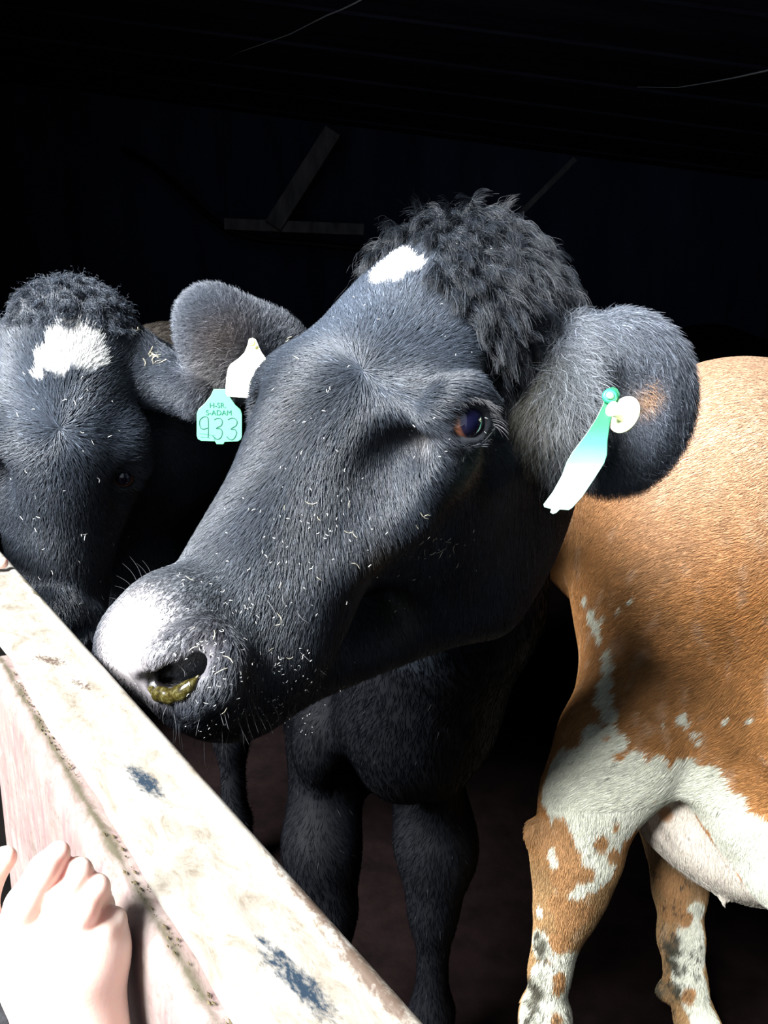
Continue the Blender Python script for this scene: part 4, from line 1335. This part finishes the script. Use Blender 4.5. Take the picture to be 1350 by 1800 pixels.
def text(name, s, px, py, size_px, fr, m, par, d):
    cu = bpy.data.curves.new(name, 'FONT'); cu.body = s; cu.size = size_px / F * d * 1.35; cu.align_x = 'CENTER'; cu.align_y = 'CENTER'; cu.extrude = .0002
    cu.materials.append(m)
    o = bpy.data.objects.new(name, cu); COL.objects.link(o)
    x, y = outline_px([(px, py)], fr)[0]
    o.matrix_world = fr @ Matrix.Translation((x, y, .0012))
    bpy.context.view_layer.update()
    me = bpy.data.meshes.new_from_object(o.evaluated_get(bpy.context.evaluated_depsgraph_get()))
    mw = o.matrix_world.copy(); bpy.data.objects.remove(o); o = bpy.data.objects.new(name, me); COL.objects.link(o); o.matrix_world = mw
    o.parent = par; o.matrix_parent_inverse = Matrix.Translation(-Vector(par.location)); return o
text('lettering', 'H-SR.', 383, 713, 9.5, fr, M_INK2, t933, D9)
text('lettering', 'S-ADAM', 385, 726, 9.5, fr, M_INK2, t933, D9)
strokes('worn_print', [[(351, 762), (366, 764), (378, 766)], [(353, 768), (370, 770)], [(378, 768), (377, 775)]], fr, .0006, M_INK2, t933, .0010)

# pale yellow tag in the same ear, facing the light
DY = 1.24
fy = px_frame(436, 660, DY, nrm=(-.35, -1, .45))
tyel = empty('ear_tag', P(446, 605, DY)); tag(tyel, 'pale yellow blank ear tag in the left cow ear, touching the big cow face', 'ear tag')
oly = [(438, 596), (444, 594), (450, 597), (454, 606), (459, 618), (466, 628), (470, 634), (474, 660), (478, 704), (440, 700), (400, 697), (396.5, 690), (398, 665), (401, 648), (406, 640), (420, 630), (430, 620), (435, 608)]
plate('tag_plate', outline_px(oly, fy)[::-1], .0018, fy, M_YEL, tyel)
def disc(name, c, ax, r, h, m, par, n=24, r2=None):
    z = norm(ax); x = norm(np.cross(z, [.1, .2, 1])); y = np.cross(z, x); c = np.asarray(c); V = []
    r2 = r if r2 is None else r2
    for (rr, hh) in ((r * .75, -h / 2), (r, -h * .2), (r2, h * .2), (r2 * .75, h / 2)):
        for j in range(n):
            t = 2 * math.pi * j / n; V.append(c + (x * math.cos(t) + y * math.sin(t)) * rr + z * hh)
    Fs = [tuple(range(n))[::-1], tuple(range(3 * n, 4 * n))] + [(k * n + j, k * n + (j + 1) % n, (k + 1) * n + (j + 1) % n, (k + 1) * n + j) for k in range(3) for j in range(n)]
    o = pymesh(name, V, Fs, m, None, smooth=False)
    for p in o.data.polygons: p.use_smooth = len(p.vertices) == 4
    o.parent = par; o.matrix_parent_inverse = Matrix.Translation(-Vector(par.location)); return o
M_YELD = plastic('yellow plastic', (.55, .50, .10))
zf = np.array(fy.col[2][:3])
yc = P(444.5, 604, DY) + zf * .002
disc('stud', yc, zf, .0052, .003, M_YELD, tyel); disc('stud_centre', yc + zf * .0018, zf, .0026, .002, M_YEL, tyel)

# the big cow's tag: long green flag seen from the side, held by a yellow button
DG = .80
fg = px_frame(1030, 800, DG, nrm=(-.25, -1, .35))
tg = empty('ear_tag', P(1075, 690, DG)); tag(tg, 'long green ear tag fading to white, hanging edge-on from the big cow ear', 'ear tag')
olg = [(1063, 690), (1068, 683), (1078, 680), (1086, 684), (1090, 693), (1087, 706), (1078, 722), (1072, 745), (1068, 775), (1067, 800), (1062, 815), (1046, 840), (1024, 873), (1006, 893), (1000, 897), (984, 896), (978, 902), (972, 904), (967, 901), (969, 895), (957, 892), (955, 887), (972, 864), (988, 835), (996, 812), (1006, 795), (1030, 763), (1048, 735), (1060, 710)]
m_gg, nt, b = mat('green-to-white plastic')
tc = node(nt, 'ShaderNodeTexCoord'); sg = node(nt, 'ShaderNodeSeparateXYZ'); nt.links.new(tc.outputs['Object'], sg.inputs[0])
mr = node(nt, 'ShaderNodeMapRange'); mr.inputs[1].default_value = .062; mr.inputs[2].default_value = -.02
nt.links.new(sg.outputs[1], mr.inputs[0])
nt.links.new(ramp(nt, mr.outputs[0], [(.0, (.006, .10, .045)), (.4, (.015, .15, .075)), (.62, (.04, .24, .14)), (.85, (.12, .38, .26)), (1, (.30, .50, .42))]), b.inputs['Base Color'])  # green at the top, paler towards the bottom
b.inputs['Roughness'].default_value = .3
plate('tag_plate', outline_px(olg, fg)[::-1], .0020, fg, m_gg, tg)
zg = np.array(fg.col[2][:3])
gc = P(1072, 697, DG) + zg * .001
M_GD = plastic('dark green plastic', (.02, .25, .13))
disc('stud', gc, zg, .0075, .004, M_GD, tg); disc('stud_centre', gc + zg * .0025, zg, .0040, .003, M_GREEN, tg)
tb = empty('ear_tag_button', P(1095, 730, .79)); tag(tb, 'pale yellow round button in the big cow ear, beside the long green tag', 'ear tag')
ax = norm(M_CW @ np.array([-.80, -.25, -.52]))
bc = P(1097, 729, .79)
disc('button_head', bc, ax, .0185, .004, M_YEL, tb, 32); 
st = tube('button_stem', [bc + ax * .018, bc + ax * .008, bc + ax * .001], [.0075, .006, .008], M_YEL, None, 16)
st.parent = tb; st.matrix_parent_inverse = Matrix.Translation(-Vector(tb.location))

# ---- the person's hand -----------------------------------------------------------
m_sk, nt, b = mat('skin')
tc = node(nt, 'ShaderNodeTexCoord')
nt.links.new(ramp(nt, noise(nt, 60, 4, .6, tc.outputs['Object']), [(.3, (.82, .56, .47)), (.7, (.88, .66, .57))]), b.inputs['Base Color'])
b.inputs['Roughness'].default_value = .45; b.inputs['Subsurface Weight'].default_value = .35
b.inputs['Subsurface Radius'].default_value = (.012, .004, .002); b.inputs['Subsurface Scale'].default_value = 1
bump(nt, b, noise(nt, 500, 3, .6, tc.outputs['Object']), .2, .0006)
M_NAIL = simple('fingernail', (.85, .60, .52), .25, .5)
M_CLOTH = simple('dark grey cloth', (.018, .018, .020), .9, .2, .4, 120, bmp=.5)
D = .380; HS = D / .53
def hp(px, py, dd=0.0): return P(px, py, D + dd * .6)
hand = [Cone(hp(95, 1690, .005), hp(130, 1690, .01), .026, .024, .02), Cone(hp(60, 1660, .0), hp(165, 1660, .012), .017, .015, .015),
        Ell(hp(105, 1665, .012), (.032, .020, .030), k=.02), Ell(hp(165, 1690, .018), (.016, .018, .026), k=.015),
        Cone(hp(110, 1730, .015), hp(140, 1830, .01), .0255, .0240, .02), Cone(hp(140, 1830, .01), hp(150, 2000, .0), .0240, .030, .02),
        Cone(hp(100, 1730, .015), hp(112, 1830, .01), .018, .018, .02)]
FI = [([(22, 1655, -.006), (42, 1590, -.010), (78, 1528, -.006), (102, 1500, .004)], [.0130, .0115, .0098, .0080]),   # index, reaching
      ([(80, 1650, -.002), (110, 1580, -.004), (136, 1534, .008), (150, 1560, .030), (140, 1600, .038)], [.0125, .0105, .0095, .0088, .0078]),
      ([(118, 1655, -.002), (145, 1600, -.004), (168, 1562, .010), (178, 1592, .034), (165, 1625, .040)], [.0120, .0100, .0090, .0084, .0075]),
      ([(152, 1675, .006), (178, 1640, .004), (200, 1618, .016), (203, 1650, .036), (190, 1680, .040)], [.0115, .0094, .0082, .0078, .0070])]
prims = list(hand)
for pts, rr in FI:
    prims += chain([hp(*q) for q in pts], rr, .0022)
prims += chain([hp(20, 1690, .02), hp(-35, 1630, .03), hp(-30, 1560, .04), hp(8, 1508, .05)], [.015, .0125, .010, .0085], .006)   # thumb
prims += [Cone(hp(88, 1500 + 28, .0), hp(20, 1630, -.0), .001, .001, .004, '-')]
for q in prims:            # a child's hand: every radius to its size
    if isinstance(q, Cone): q.ra *= HS; q.rb *= HS
    else: q.r = q.r * HS
person = empty('person', (float(hp(110, 1800)[0]), float(hp(110, 1800)[1]) - .1, 0))
tag(person, 'bare hand and wrist of a person, curled against the gate at the lower left', 'person')
bx = np.array([hp(-60, 1480, -.05), hp(240, 1480, .08), hp(240, 1900, .08), hp(-60, 1900, -.05)])
Vh, Qh = surface(prims, (bx.min(0), bx.max(0)), .0012, .006, 2)
ha = mesh_from('arm', Vh, Qh, m_sk); unparent_place(ha, person)
def sleeve(name, pts, rads, root, m):
    pr = chain(pts, rads, .03)
    Vs, Qs = surface(pr, (np.min(pts, 0) - .1, np.max(pts, 0) + .1), .006, .012, 2)
    nz = fbm(Vs * [1, 1, .5], 22, 77, 3); Vs = Vs + vnormals(Vs, Qs) * (nz * .004)[:, None]
    o = mesh_from(name, Vs, Qs, m); unparent_place(o, root); return o
sleeve('sleeve', [hp(148, 2000, -.02), hp(160, 2300, -.08)], [.027, .032], person, M_CLOTH)
sleeve('jacket', [P(14, 1800, .53), P(-30, 2100, .50), C0 + np.array([-.36, .02, -.52])], [.024, .036, .055], person, M_CLOTH)
# second person's finger on top of the rail, at the left edge
prs = empty('person', P(-60, 960, .9)); prs.location.z = 0
tag(prs, 'finger tip of another person resting on the gate top rail, far left edge', 'person')
q0 = PZ(4, 990, RZ + .009)
dv = norm(RV * .75 + np.array([-.5, .15, 0]))
f2 = chain([q0, q0 + dv * .022 + [0, 0, .004], q0 + dv * .045 + [0, 0, .010], q0 + dv * .085 + [0, 0, .004]], [.0072, .0082, .0088, .0105], .004)
for k, off in enumerate((.021, .042, .062)):
    o_ = RU * off
    f2 += chain([q0 + o_ + dv * .012, q0 + o_ + dv * .035 + [0, 0, .006], q0 + o_ + dv * .055 + [0, 0, .010], q0 + o_ + dv * .088 + [0, 0, .002]], [.0072, .0082, .0088, .0105], .004)
f2 += [Cone(q0 + dv * .095, q0 + RU * .06 + dv * .10, .014, .014, .015), Cone(q0 + dv * .12 + RU * .01 - [0, 0, .01], q0 + dv * .13 + RU * .05 - [0, 0, .01], .018, .018, .02),
       Cone(q0 + dv * .14 + RU * .03 - [0, 0, .02], q0 + dv * .30 + RU * .03 - [0, 0, .12], .025, .028, .02)]
f2 += chain([q0 + dv * .12 - RU * .005 - [0, 0, .01], q0 + dv * .095 - RU * .028 - [0, 0, .008], q0 + dv * .070 - RU * .036 + [0, 0, .006]], [.014, .0105, .009], .008)
f2a = np.array([c.a for c in f2])
Vf, Qf = surface(f2, (f2a.min(0) - .02, f2a.max(0) + .02), .0022, .008, 2)
hf = mesh_from('hand', Vf, Qf, m_sk); unparent_place(hf, prs)
